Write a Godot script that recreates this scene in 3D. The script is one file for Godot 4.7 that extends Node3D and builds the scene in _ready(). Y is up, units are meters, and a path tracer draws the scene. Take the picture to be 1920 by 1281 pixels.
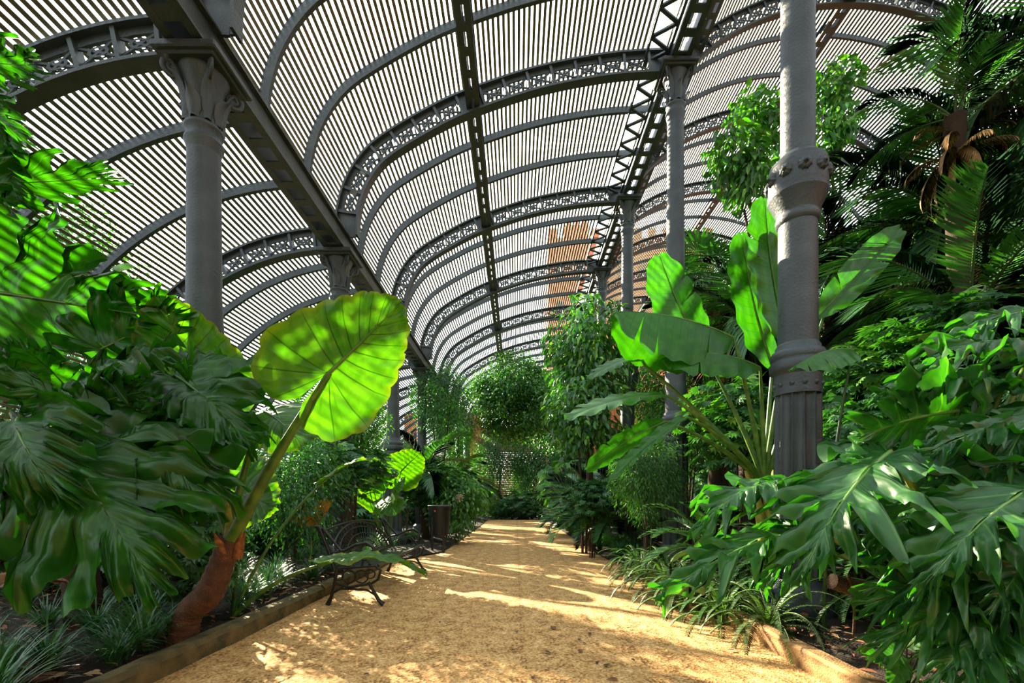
extends Node3D
# A slatted iron plant house: three vaults on cast-iron columns over a sand path between planted beds.

const FOCAL := 850.0
const EYE := 1.2
const BAY := 3.4
const FIRST := 4.43
const LEFT_X := -3.05
const RIGHT_X := 2.75
const FAR_X := 13.65
const END_Z := 31.6

var M := {}
var L := {}
var used := {}
const ORD := ["nearest to", "second from", "third from", "fourth from", "fifth from", "sixth from", "seventh from", "eighth from", "ninth from", "tenth from", "eleventh from", "twelfth from"]

# ------------------------------------------------------------------ mesh helpers
class MB:
	var v := PackedVector3Array()
	var n := PackedVector3Array()
	var uv := PackedVector2Array()
	var c := PackedColorArray()
	var i := PackedInt32Array()
	var colored := false
	func vert(p: Vector3, nn: Vector3, t := Vector2.ZERO, col := Color.WHITE) -> int:
		v.append(p); n.append(nn); uv.append(t); c.append(col)
		return v.size() - 1
	func tri(a: int, b: int, d: int) -> void:
		i.append(a); i.append(b); i.append(d)
	func quad(a: int, b: int, d: int, e: int) -> void:
		i.append(a); i.append(b); i.append(d); i.append(a); i.append(d); i.append(e)
	func flat(p: Array, t := [], col := Color.WHITE) -> void:
		var nn: Vector3 = (p[2] - p[0]).cross(p[1] - p[0]).normalized()
		var s := v.size()
		for k in p.size():
			vert(p[k], nn, t[k] if t.size() else Vector2(p[k].x, p[k].y), col)
		for k in range(1, p.size() - 1):
			tri(s, s + k, s + k + 1)
	func smooth() -> void:
		for k in n.size(): n[k] = Vector3.ZERO
		for k in range(0, i.size(), 3):
			var f := (v[i[k + 2]] - v[i[k]]).cross(v[i[k + 1]] - v[i[k]])
			n[i[k]] += f; n[i[k + 1]] += f; n[i[k + 2]] += f
		for k in n.size(): n[k] = n[k].normalized() if n[k].length() > 1e-12 else Vector3.UP
	func box(xf: Transform3D, s: Vector3, bevel := 0.0) -> void:
		var h := s * 0.5
		if bevel <= 0.0:
			for f in [[Vector3.RIGHT, Vector3.UP, Vector3.BACK], [Vector3.UP, Vector3.BACK, Vector3.RIGHT], [Vector3.BACK, Vector3.RIGHT, Vector3.UP]]:
				for sg in [-1.0, 1.0]:
					var a: Vector3 = f[0] * sg * h; var b: Vector3 = f[1] * h * sg; var d: Vector3 = f[2] * h
					flat([xf * (a - b - d), xf * (a - b + d), xf * (a + b + d), xf * (a + b - d)])
			return
		var b := bevel
		var ring := func(y: float, e: float) -> Array:
			var x := h.x - e; var z := h.z - e
			return [Vector3(x - b, y, z), Vector3(x, y, z - b), Vector3(x, y, -z + b), Vector3(x - b, y, -z), Vector3(-x + b, y, -z), Vector3(-x, y, -z + b), Vector3(-x, y, z - b), Vector3(-x + b, y, z)]
		var rr := [ring.call(-h.y, b), ring.call(-h.y + b, 0.0), ring.call(h.y - b, 0.0), ring.call(h.y, b)]
		for k in 3:
			for j in 8:
				var q := (j + 1) % 8
				flat([xf * rr[k][j], xf * rr[k + 1][j], xf * rr[k + 1][q], xf * rr[k][q]])
		var top := []; var bot := []
		for j in 8:
			top.append(xf * rr[3][7 - j]); bot.append(xf * rr[0][j])
		top.reverse(); bot.reverse()
		flat(top); flat(bot)
	func bar(a: Vector3, b: Vector3, w: float, h: float, up := Vector3.UP) -> void:
		var d := b - a
		var y := d.normalized()
		if absf(y.dot(up)) > 0.98: up = Vector3.RIGHT
		var x := y.cross(up).normalized()
		box(Transform3D(Basis(x, y, x.cross(y)), (a + b) * 0.5), Vector3(w, d.length(), h))
	func tube(p: PackedVector3Array, r: PackedFloat32Array, sides := 8, flat_z := 1.0, col := Color.WHITE) -> void:
		var prev := Vector3.ZERO
		var s := v.size()
		var along := 0.0
		for k in p.size():
			var t := (p[mini(k + 1, p.size() - 1)] - p[maxi(k - 1, 0)]).normalized()
			var x := prev if prev != Vector3.ZERO else (Vector3.RIGHT if absf(t.x) < 0.8 else Vector3.UP)
			x = (x - t * x.dot(t)).normalized()
			prev = x
			var z := t.cross(x)
			if k > 0: along += p[k].distance_to(p[k - 1])
			for j in sides + 1:
				var a := TAU * j / sides
				var nn := x * cos(a) + z * sin(a)
				vert(p[k] + (x * cos(a) + z * sin(a) * flat_z) * r[mini(k, r.size() - 1)], nn, Vector2(float(j) / sides, along), col)
		for k in p.size() - 1:
			for j in sides:
				var a := s + k * (sides + 1) + j
				quad(a, a + sides + 1, a + sides + 2, a + 1)
		for e in [0, p.size() - 1]:
			var cc := vert(p[e], (p[e] - p[1 if e == 0 else p.size() - 2]).normalized(), Vector2.ZERO, col)
			for j in sides:
				var a: int = s + e * (sides + 1) + j
				if e == 0: tri(cc, a, a + 1)
				else: tri(cc, a + 1, a)
	func lathe(prof: Array, seg := 24, flute := 0.0, nfl := 0) -> void:
		var s := v.size()
		var m := prof.size()
		for k in m:
			var a: Vector2 = prof[maxi(k - 1, 0)]; var b: Vector2 = prof[mini(k + 1, m - 1)]
			var d := (b - a).normalized()
			for j in seg + 1:
				var an := TAU * j / seg
				var r: float = prof[k].x
				if nfl > 0:
					r -= flute * pow(absf(cos(an * nfl * 0.5)), 0.5)
				vert(Vector3(cos(an) * r, prof[k].y, sin(an) * r), Vector3(cos(an) * d.y, -d.x, sin(an) * d.y).normalized(), Vector2(float(j) / seg, prof[k].y))
		for k in m - 1:
			for j in seg:
				var a := s + k * (seg + 1) + j
				quad(a, a + 1, a + seg + 2, a + seg + 1)
	func done(mat: Material) -> ArrayMesh:
		var arr := []
		arr.resize(Mesh.ARRAY_MAX)
		arr[Mesh.ARRAY_VERTEX] = v; arr[Mesh.ARRAY_NORMAL] = n; arr[Mesh.ARRAY_TEX_UV] = uv
		if colored: arr[Mesh.ARRAY_COLOR] = c
		arr[Mesh.ARRAY_INDEX] = i
		var me := ArrayMesh.new()
		me.add_surface_from_arrays(Mesh.PRIMITIVE_TRIANGLES, arr)
		me.surface_set_material(0, mat)
		return me

func pt(k: Array) -> PackedVector3Array:
	return PackedVector3Array(k)

func rad(k: Array) -> PackedFloat32Array:
	return PackedFloat32Array(k)

func numbered(called: String) -> String:
	used[called] = used.get(called, -1) + 1
	return called if used[called] == 0 else "%s_%03d" % [called, used[called]]

func node(called: String, mesh: Mesh, parent: Node, xf := Transform3D.IDENTITY) -> MeshInstance3D:
	var o := MeshInstance3D.new()
	o.name = called; o.mesh = mesh; o.transform = xf
	o.cast_shadow = GeometryInstance3D.SHADOW_CASTING_SETTING_ON
	parent.add_child(o, true)
	return o

func tag(o: Node, label: String, category: String, group := "", kind := "") -> Node:
	o.set_meta("label", label); o.set_meta("category", category)
	if group: o.set_meta("group", group)
	if kind: o.set_meta("kind", kind)
	return o

func thing(called: String, label: String, category: String, at := Vector3.ZERO, group := "", kind := "thing") -> Node3D:
	var o := Node3D.new()
	o.name = numbered(called); add_child(o); o.position = at
	tag(o, label, category, group, kind)
	return o

func single(called: String, mesh: Mesh, label: String, category: String, xf := Transform3D.IDENTITY, group := "", kind := "thing") -> MeshInstance3D:
	var o := node(numbered(called), mesh, self, xf)
	tag(o, label, category, group, kind)
	return o

func copy(o: Node3D, at: Vector3, turn := 0.0, label := "") -> Node3D:
	var base := String(o.name)
	if base.length() > 4 and base[base.length() - 4] == "_" and base.right(3).is_valid_int(): base = base.left(base.length() - 4)
	var r: Node3D = o.duplicate()
	r.name = numbered(base); add_child(r)
	r.position = at; r.rotation.y = turn
	if label: r.set_meta("label", label)
	return r

func px(x: float, y: float, depth: float) -> Vector3:
	return Vector3((x - 968.0) / FOCAL * depth, EYE + (938.0 - y) / FOCAL * depth, -depth)

func lerp_keys(k: Array, x: float) -> float:
	for j in range(1, k.size()):
		if x <= k[j][0]:
			var t: float = (x - k[j - 1][0]) / maxf(k[j][0] - k[j - 1][0], 1e-6)
			return lerpf(k[j - 1][1], k[j][1], t * t * (3 - 2 * t) if k[j].size() > 2 else t)
	return k[k.size() - 1][1]

# ------------------------------------------------------------------ materials
func std(c: Color, rough := 0.7, metal := 0.0) -> StandardMaterial3D:
	var m := StandardMaterial3D.new()
	m.albedo_color = c; m.roughness = rough; m.metallic = metal
	return m

func noise_image(size: int, freq: float, sd: int, oct := 4) -> Image:
	var f := FastNoiseLite.new()
	f.seed = sd; f.frequency = freq; f.fractal_octaves = oct; f.noise_type = FastNoiseLite.TYPE_SIMPLEX_SMOOTH
	return f.get_seamless_image(size, size)

func ramp_tex(img: Image, stops: Array) -> ImageTexture:
	var g := Gradient.new()
	var o := PackedFloat32Array(); var c := PackedColorArray()
	for s in stops:
		o.append(s[0]); c.append(s[1])
	g.offsets = o; g.colors = c
	var w := img.get_width(); var h := img.get_height()
	var out := Image.create(w, h, false, Image.FORMAT_RGB8)
	for y in h:
		for x in w:
			out.set_pixel(x, y, g.sample(img.get_pixel(x, y).r))
	return ImageTexture.create_from_image(out)

func mix_images(a: Image, b: Image, k: float) -> Image:
	var w := a.get_width(); var h := a.get_height()
	var out := Image.create(w, h, false, Image.FORMAT_RGB8)
	for y in h:
		for x in w:
			var q := clampf(lerpf(a.get_pixel(x, y).r, b.get_pixel(x, y).r, k), 0, 1)
			out.set_pixel(x, y, Color(q, q, q))
	return out

func surface(img: Image, stops: Array, rough: float, scale: float, relief := 0.0, rel_img: Image = null) -> StandardMaterial3D:
	var m := std(Color.WHITE, rough)
	m.albedo_texture = ramp_tex(img, stops)
	m.uv1_triplanar = true; m.uv1_world_triplanar = true; m.uv1_scale = Vector3.ONE * scale
	if relief > 0.0:
		var ni: Image = (rel_img if rel_img else img).duplicate()
		ni.convert(Image.FORMAT_RGBA8)
		ni.bump_map_to_normal_map(relief)
		m.normal_enabled = true
		m.normal_texture = ImageTexture.create_from_image(ni)
	return m

# A leaf blade's colours: side veins at even steps of u, midrib at v = 0.5.
func leaf_tex(n: int, blade: Color, blade2: Color, vein: Color, wide: float, sd: int, fine := 0.0, yellow := 0.0) -> ImageTexture:
	var w := 512; var h := 128
	var ns := noise_image(512, 0.012, sd)
	var out := Image.create(w, h, false, Image.FORMAT_RGB8)
	for y in h:
		var v := absf((y + 0.5) / h - 0.5) * 2.0
		for x in w:
			var u := (x + 0.5) / w
			var nz := ns.get_pixel(x, y * 4 % 512).r
			var c := blade.lerp(blade2, clampf((nz - 0.3) * 2.0, 0, 1))
			var ph := fposmod(u * n, 1.0)
			var d := absf(ph - 0.5)
			var lw := wide * (1.15 - v)
			var k := clampf(1.0 - d / maxf(lw, 0.001), 0, 1)
			if fine > 0.0:
				k = maxf(k, fine * (0.5 + 0.5 * sin(u * n * TAU * 7.0 + nz * 3.0)))
			k = maxf(k, clampf(1.4 - v / 0.035, 0, 1))
			c = c.lerp(vein, k)
			if yellow > 0.0:
				c = c.lerp(Color(0.66, 0.6, 0.12), yellow * clampf((v - 0.88) * 9.0 + (nz - 0.5) * 1.5, 0, 1))
			out.set_pixel(x, y, c)
	return ImageTexture.create_from_image(out)

func leaf_mat(tex: ImageTexture, rough: float, through: Color, coat := 0.0) -> StandardMaterial3D:
	var m := std(Color.WHITE, rough)
	m.albedo_texture = tex
	m.cull_mode = BaseMaterial3D.CULL_DISABLED
	m.backlight_enabled = true; m.backlight = through
	m.metallic_specular = 0.5
	if coat > 0.0:
		m.clearcoat_enabled = true; m.clearcoat = coat; m.clearcoat_roughness = 0.42
	return m

func foliage_mat(rough: float, through: Color) -> StandardMaterial3D:
	var m := std(Color.WHITE, rough)
	m.vertex_color_use_as_albedo = true
	m.cull_mode = BaseMaterial3D.CULL_DISABLED
	m.backlight_enabled = true; m.backlight = through
	return m

func materials() -> void:
	var fine := noise_image(512, 0.09, 3, 3)
	var grain := noise_image(512, 0.2, 11, 2)
	var coarse := noise_image(512, 0.008, 5, 4)
	# painted cast iron
	M.iron = surface(mix_images(coarse, grain, 0.3), [[0.25, Color(0.18, 0.222, 0.236)], [0.5, Color(0.207, 0.25, 0.265)], [0.8, Color(0.24, 0.285, 0.3)]], 0.5, 0.7, 1.2, fine)
	M.black_iron = surface(mix_images(coarse, grain, 0.4), [[0.2, Color(0.055, 0.06, 0.062)], [0.6, Color(0.09, 0.095, 0.098)], [0.9, Color(0.17, 0.15, 0.12)]], 0.42, 2.0, 2.0, fine)
	M.slat = surface(mix_images(coarse, fine, 0.5), [[0.2, Color(0.34, 0.35, 0.27)], [0.5, Color(0.40, 0.40, 0.31)], [0.8, Color(0.49, 0.45, 0.36)]], 0.8, 0.6, 1.0, fine)
	M.slat_warm = surface(mix_images(coarse, fine, 0.5), [[0.2, Color(0.45, 0.37, 0.27)], [0.5, Color(0.55, 0.45, 0.33)], [0.8, Color(0.62, 0.53, 0.4)]], 0.8, 0.6, 1.0, fine)
	# sand path
	var cell := FastNoiseLite.new(); cell.seed = 6; cell.noise_type = FastNoiseLite.TYPE_CELLULAR; cell.frequency = 0.11; cell.cellular_return_type = FastNoiseLite.RETURN_CELL_VALUE; cell.fractal_type = FastNoiseLite.FRACTAL_NONE
	var grit := cell.get_seamless_image(512, 512)
	cell.cellular_return_type = FastNoiseLite.RETURN_DISTANCE
	var bumps := cell.get_seamless_image(512, 512)
	var sandmix := mix_images(mix_images(coarse, grain, 0.5), grit, 0.42)
	M.sand = surface(sandmix, [[0.2, Color(0.40, 0.27, 0.13)], [0.36, Color(0.66, 0.48, 0.26)], [0.5, Color(0.78, 0.60, 0.36)], [0.64, Color(0.84, 0.68, 0.43)], [0.82, Color(0.93, 0.80, 0.58)]], 0.95, 1.1, 5.0, mix_images(bumps, grain, 0.35))
	M.soil = surface(mix_images(fine, grain, 0.5), [[0.2, Color(0.07, 0.055, 0.04)], [0.5, Color(0.16, 0.12, 0.08)], [0.75, Color(0.25, 0.19, 0.13)]], 0.95, 1.3, 10.0, fine)
	M.wood = surface(mix_images(coarse, grain, 0.4), [[0.2, Color(0.38, 0.28, 0.16)], [0.5, Color(0.55, 0.42, 0.25)], [0.8, Color(0.68, 0.55, 0.35)]], 0.85, 1.1, 3.0, fine)
	M.wood_mossy = surface(mix_images(coarse, grain, 0.3), [[0.2, Color(0.22, 0.23, 0.13)], [0.45, Color(0.36, 0.32, 0.19)], [0.8, Color(0.46, 0.40, 0.25)]], 0.9, 1.1, 3.0, fine)
	M.bark = surface(mix_images(fine, grain, 0.3), [[0.2, Color(0.12, 0.09, 0.07)], [0.5, Color(0.25, 0.18, 0.13)], [0.8, Color(0.38, 0.29, 0.21)]], 0.9, 2.0, 8.0, fine)
	M.bark_red = surface(mix_images(fine, coarse, 0.4), [[0.2, Color(0.15, 0.09, 0.06)], [0.5, Color(0.31, 0.19, 0.12)], [0.8, Color(0.46, 0.32, 0.2)]], 0.8, 2.0, 5.0, fine)
	M.brick = brick_mat()
	M.plaster = surface(mix_images(coarse, fine, 0.3), [[0.2, Color(0.62, 0.36, 0.24)], [0.8, Color(0.76, 0.48, 0.33)]], 0.9, 0.6)
	M.litter = foliage_mat(0.85, Color(0.15, 0.12, 0.05))
	M.stem = surface(coarse, [[0.2, Color(0.2, 0.34, 0.1)], [0.6, Color(0.3, 0.46, 0.14)], [0.9, Color(0.42, 0.52, 0.18)]], 0.4, 1.5)
	M.rib_pale = surface(coarse, [[0.2, Color(0.38, 0.55, 0.26)], [0.8, Color(0.5, 0.65, 0.34)]], 0.4, 1.5)
	M.stem_dark = surface(coarse, [[0.2, Color(0.1, 0.2, 0.08)], [0.6, Color(0.16, 0.29, 0.11)], [0.9, Color(0.24, 0.37, 0.15)]], 0.4, 1.5)
	M.stem_yellow = surface(coarse, [[0.2, Color(0.42, 0.46, 0.12)], [0.6, Color(0.6, 0.58, 0.18)], [0.9, Color(0.68, 0.58, 0.26)]], 0.45, 1.5)
	M.sheath = surface(coarse, [[0.2, Color(0.34, 0.19, 0.08)], [0.6, Color(0.55, 0.33, 0.14)], [0.9, Color(0.68, 0.5, 0.22)]], 0.6, 3.0)
	# leaf blades
	M.ear = leaf_mat(leaf_tex(11, Color(0.24, 0.47, 0.10), Color(0.33, 0.56, 0.12), Color(0.10, 0.26, 0.06), 0.085, 21, 0.0, 0.4), 0.38, Color(0.95, 1.0, 0.30), 0.3)
	M.phil = leaf_mat(leaf_tex(8, Color(0.15, 0.37, 0.11), Color(0.22, 0.46, 0.13), Color(0.27, 0.45, 0.18), 0.05, 23), 0.3, Color(0.85, 1.0, 0.28), 0.25)
	M.selloum = leaf_mat(leaf_tex(8, Color(0.20, 0.43, 0.21), Color(0.27, 0.51, 0.25), Color(0.46, 0.64, 0.36), 0.05, 25), 0.36, Color(0.8, 1.0, 0.3), 0.7)
	M.banana = leaf_mat(leaf_tex(16, Color(0.19, 0.45, 0.13), Color(0.27, 0.53, 0.15), Color(0.18, 0.39, 0.12), 0.1, 26, 0.35), 0.32, Color(0.85, 1.0, 0.3), 0.3)
	M.yellow_leaf = leaf_mat(leaf_tex(11, Color(0.80, 0.62, 0.08), Color(0.86, 0.50, 0.08), Color(0.45, 0.52, 0.08), 0.12, 28), 0.5, Color(1.0, 0.8, 0.2))
	M.foliage = foliage_mat(0.42, Color(0.7, 0.9, 0.3))
	M.glossy = foliage_mat(0.28, Color(0.6, 0.8, 0.25))
	M.dull = foliage_mat(0.6, Color(0.4, 0.5, 0.2))

func brick_mat() -> StandardMaterial3D:
	var nz := noise_image(512, 0.02, 77)
	var rng := RandomNumberGenerator.new(); rng.seed = 9
	var out := Image.create(512, 512, false, Image.FORMAT_RGB8)
	var tones := []
	for k in 600: tones.append(rng.randf())
	for y in 512:
		var row := y / 16
		for x in 512:
			var xx := (x + (row % 2) * 16) % 512
			var col := xx / 32
			var c := Color(0.60, 0.30, 0.17).lerp(Color(0.76, 0.44, 0.27), tones[(row * 17 + col * 7) % 600])
			c = c.lerp(Color(0.5, 0.27, 0.18), clampf(nz.get_pixel(x, y).r - 0.45, 0, 1))
			if y % 16 < 2 or xx % 32 < 2: c = Color(0.66, 0.53, 0.42)
			out.set_pixel(x, y, c)
	var m := std(Color.WHITE, 0.9)
	m.albedo_texture = ImageTexture.create_from_image(out)
	m.uv1_triplanar = true; m.uv1_world_triplanar = true; m.uv1_scale = Vector3.ONE * 0.25
	return m

# ------------------------------------------------------------------ vault curves
class Vault:
	var p := PackedVector2Array()
	var s := PackedFloat32Array()
	func _init(keys: Array) -> void:
		var n := keys.size()
		for k in n - 1:
			var a: Vector2 = keys[maxi(k - 1, 0)]; var b: Vector2 = keys[k]; var c: Vector2 = keys[k + 1]; var d: Vector2 = keys[mini(k + 2, n - 1)]
			for j in 12:
				p.append(b.cubic_interpolate(c, a, d, j / 12.0))
		p.append(keys[n - 1])
		s.append(0.0)
		for k in range(1, p.size()): s.append(s[k - 1] + p[k].distance_to(p[k - 1]))
	func length() -> float:
		return s[s.size() - 1]
	func at(d: float) -> Array:      # [point, tangent, outward normal]
		var k := clampi(s.bsearch(d), 1, p.size() - 1)
		var t := (d - s[k - 1]) / maxf(s[k] - s[k - 1], 1e-6)
		var tn := (p[mini(k + 1, p.size() - 1)] - p[maxi(k - 2, 0)]).normalized()
		var q := p[k - 1].lerp(p[k], t)
		return [Vector3(q.x, q.y, 0), Vector3(tn.x, tn.y, 0), Vector3(-tn.y, tn.x, 0)]
	func nearest_x(x: float) -> float:
		for k in p.size():
			if p[k].x >= x: return s[k]
		return length()

# a bar bent along the vault: section from 'low' to 'high' (measured outwards), z-width w
func bent(mb: MB, va: Vault, from: float, to: float, low: float, high: float, w: float) -> void:
	var n := maxi(4, int((to - from) / 0.22))
	var rings := []
	for k in n + 1:
		var f := va.at(lerpf(from, to, float(k) / n))
		var a: Vector3 = f[0] + f[2] * low; var b: Vector3 = f[0] + f[2] * high
		var z := Vector3(0, 0, w * 0.5)
		rings.append([a - z, a + z, b + z, b - z])
	for k in n:
		for j in 4:
			mb.flat([rings[k][j], rings[k + 1][j], rings[k + 1][(j + 1) % 4], rings[k][(j + 1) % 4]])
	mb.flat([rings[0][0], rings[0][1], rings[0][2], rings[0][3]])
	mb.flat([rings[n][3], rings[n][2], rings[n][1], rings[n][0]])

func lattice_mesh() -> ArrayMesh:     # a unit panel: a cross of flat bars with a ring in the middle
	var mb := MB.new()
	for sg in [-1.0, 1.0]:
		mb.bar(Vector3(-0.5, -0.5 * sg, 0), Vector3(0.5, 0.5 * sg, 0), 0.09, 0.02, Vector3.BACK)
	for k in 10:
		var a := TAU * k / 10.0; var b := TAU * (k + 1) / 10.0
		var pa := Vector3(cos(a), sin(a), 0); var pb := Vector3(cos(b), sin(b), 0)
		for z in [-0.013, 0.013]:
			mb.flat([pa * 0.17 + Vector3(0, 0, z), pa * 0.26 + Vector3(0, 0, z), pb * 0.26 + Vector3(0, 0, z), pb * 0.17 + Vector3(0, 0, z)])
	var zig := MB.new()
	for sg in [-1.0, 1.0]:
		zig.bar(Vector3(-0.5 * sg, -0.5, 0), Vector3(0, 0.5, 0), 0.13, 0.03, Vector3.BACK)
		zig.bar(Vector3(-0.5, 0.5 * sg, 0), Vector3(0.5, 0.5 * sg, 0), 0.1, 0.05, Vector3.BACK)
	L.zigzag = zig.done(M.iron)
	return mb.done(M.iron)

func truss(va: Vault, depth: float, pitch: float, called: String, label: String, group: String, solid: Array) -> Node3D:
	var t := thing(called, label, "roof truss", Vector3.ZERO, group)
	var len := va.length()
	var mb := MB.new()
	bent(mb, va, 0.0, len, -0.035, 0.0, 0.16); bent(mb, va, 0.0, len, -0.11, -0.035, 0.025)
	node("top_chord", mb.done(M.iron), t)
	mb = MB.new()
	bent(mb, va, 0.0, len, -depth, -depth + 0.035, 0.16); bent(mb, va, 0.0, len, -depth + 0.035, -depth + 0.1, 0.025)
	node("bottom_chord", mb.done(M.iron), t)
	var n := int(len / pitch)
	var step := len / n
	var post := MB.new()
	post.box(Transform3D.IDENTITY, Vector3(0.045, depth - 0.06, 0.12))
	var pm := post.done(M.iron)
	var h := depth - 0.2
	var plate := MB.new()
	plate.box(Transform3D.IDENTITY, Vector3(step * 1.02, h + 0.06, 0.03))
	var plm := plate.done(M.iron)
	for k in n:
		var f := va.at((k + 0.5) * step)
		var at: Vector3 = f[0] - f[2] * depth * 0.5
		var is_solid := k == 0 or k == n - 1
		for sx in solid:
			if absf(at.x - sx) < step * 0.5: is_solid = true
		if is_solid:
			node("gusset_plate", plm, t, Transform3D(Basis(f[1], f[2], Vector3.BACK), at))
		else:
			node("lattice_panel", L.panel, t, Transform3D(Basis(f[1] * step, f[2] * h, Vector3.BACK), at))
		if k > 0:
			var g := va.at(k * step)
			node("post", pm, t, Transform3D(Basis(g[1], g[2], Vector3.BACK), g[0] - g[2] * depth * 0.5))
	return t

func truss_z() -> Array:
	var z := []
	for k in range(-4, 8): z.append(-(FIRST + BAY * k))
	return z

func vault(va: Vault, name_c: String, what: String, pitch: float, width: float, depth: float, solid: Array, mats: Array) -> void:
	var slats := Node3D.new()
	slats.name = "ceiling_" + name_c
	add_child(slats)
	tag(slats, "slatted roof of " + what, "roof", "", "structure")
	var rng := RandomNumberGenerator.new(); rng.seed = hash(name_c)
	var meshes := []
	for m in mats:
		var mb := MB.new()
		mb.box(Transform3D.IDENTITY, Vector3(width, 0.011, 43.6))
		meshes.append(mb.done(m))
	var s := pitch * 0.5
	while s < va.length() - (0.42 if name_c == "main" else 0.0):
		var f := va.at(s)
		var r := Basis(Vector3.BACK, rng.randf_range(-0.07, 0.07))
		node("slat", meshes[rng.randi() % meshes.size()], slats, Transform3D(r * Basis(f[1], f[2], Vector3.BACK), f[0] + f[2] * (0.06 + rng.randf_range(-0.004, 0.004)) + Vector3(0, 0, -9.9)))
		s += pitch
	var zs := truss_z()
	var lab := "lattice iron arch carrying " + what + ", %s the end wall"
	var first := truss(va, depth, 0.42, "arch_truss", lab % ORD[11], "lattice arches of " + what, solid)
	first.position.z = zs[0]
	for k in range(1, zs.size()): copy(first, Vector3(0, 0, zs[k]), 0.0, lab % ORD[11 - k])
	var mb := MB.new()
	bent(mb, va, 0.0, va.length(), -0.075, 0.045, 0.06)
	var rm := mb.done(M.iron)
	for k in zs.size() - 1:
		for j in [1, 2]:
			node("rib", rm, slats, Transform3D(Basis.IDENTITY, Vector3(0, 0, zs[k] - BAY * j / 3.0)))

# two parallel beams joined by battens, running along the house
func purlin(x: float, y: float, gap: float, height: float, label: String, lattice := 0.0) -> void:
	var t := thing("purlin", label, "beam", Vector3(x, y, -9.65))
	for sg in [-1.0, 1.0]:
		var mb := MB.new()
		mb.box(Transform3D(Basis.IDENTITY, Vector3(sg * gap * 0.5, 0, 0)), Vector3(0.03, height, 42.9))
		mb.box(Transform3D(Basis.IDENTITY, Vector3(sg * (gap * 0.5 + 0.02), -height * 0.5, 0)), Vector3(0.09, 0.025, 42.9))
		mb.box(Transform3D(Basis.IDENTITY, Vector3(sg * (gap * 0.5 + 0.02), height * 0.5, 0)), Vector3(0.09, 0.025, 42.9))
		node("beam", mb.done(M.iron), t)
	var bt := MB.new()
	bt.box(Transform3D.IDENTITY, Vector3(gap, 0.02, 0.13))
	var bm := bt.done(M.iron)
	for k in 119:
		node("batten", bm, t, Transform3D(Basis.IDENTITY, Vector3(0, -height * 0.5, -21.3 + 0.36 * k)))
	if lattice > 0.0:
		for k in 95:
			node("lattice_panel", L.zigzag, t, Transform3D(Basis(Vector3.BACK * 0.45, Vector3.LEFT * lattice, Vector3.UP), Vector3(-gap * 0.5 - 0.07 - lattice * 0.5, 0.05, -21.2 + 0.45 * k)))

# ------------------------------------------------------------------ columns
func acanthus(h: float, w: float, out: float) -> ArrayMesh:
	var mb := MB.new()
	var rows := 9
	for r in rows:
		var t := float(r) / (rows - 1)
		var half := w * (0.55 + 0.45 * sin(t * PI * 0.9)) * (1.0 - pow(t, 4.0) * 0.75) * (1.0 + 0.12 * cos(t * 22.0))
		var z := 0.012 + out * pow(t, 2.6)
		var y := h * (t - 0.18 * pow(t, 5.0))
		for q in 5:
			var x := (q - 2) / 2.0
			mb.vert(Vector3(x * half, y, z + 0.03 * (1.0 - x * x) - 0.012 * absf(x)), Vector3.BACK)
	for r in rows - 1:
		for q in 4:
			var a := r * 5 + q
			mb.quad(a, a + 5, a + 6, a + 1)
	mb.smooth()
	return mb.done(M.iron)

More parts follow.
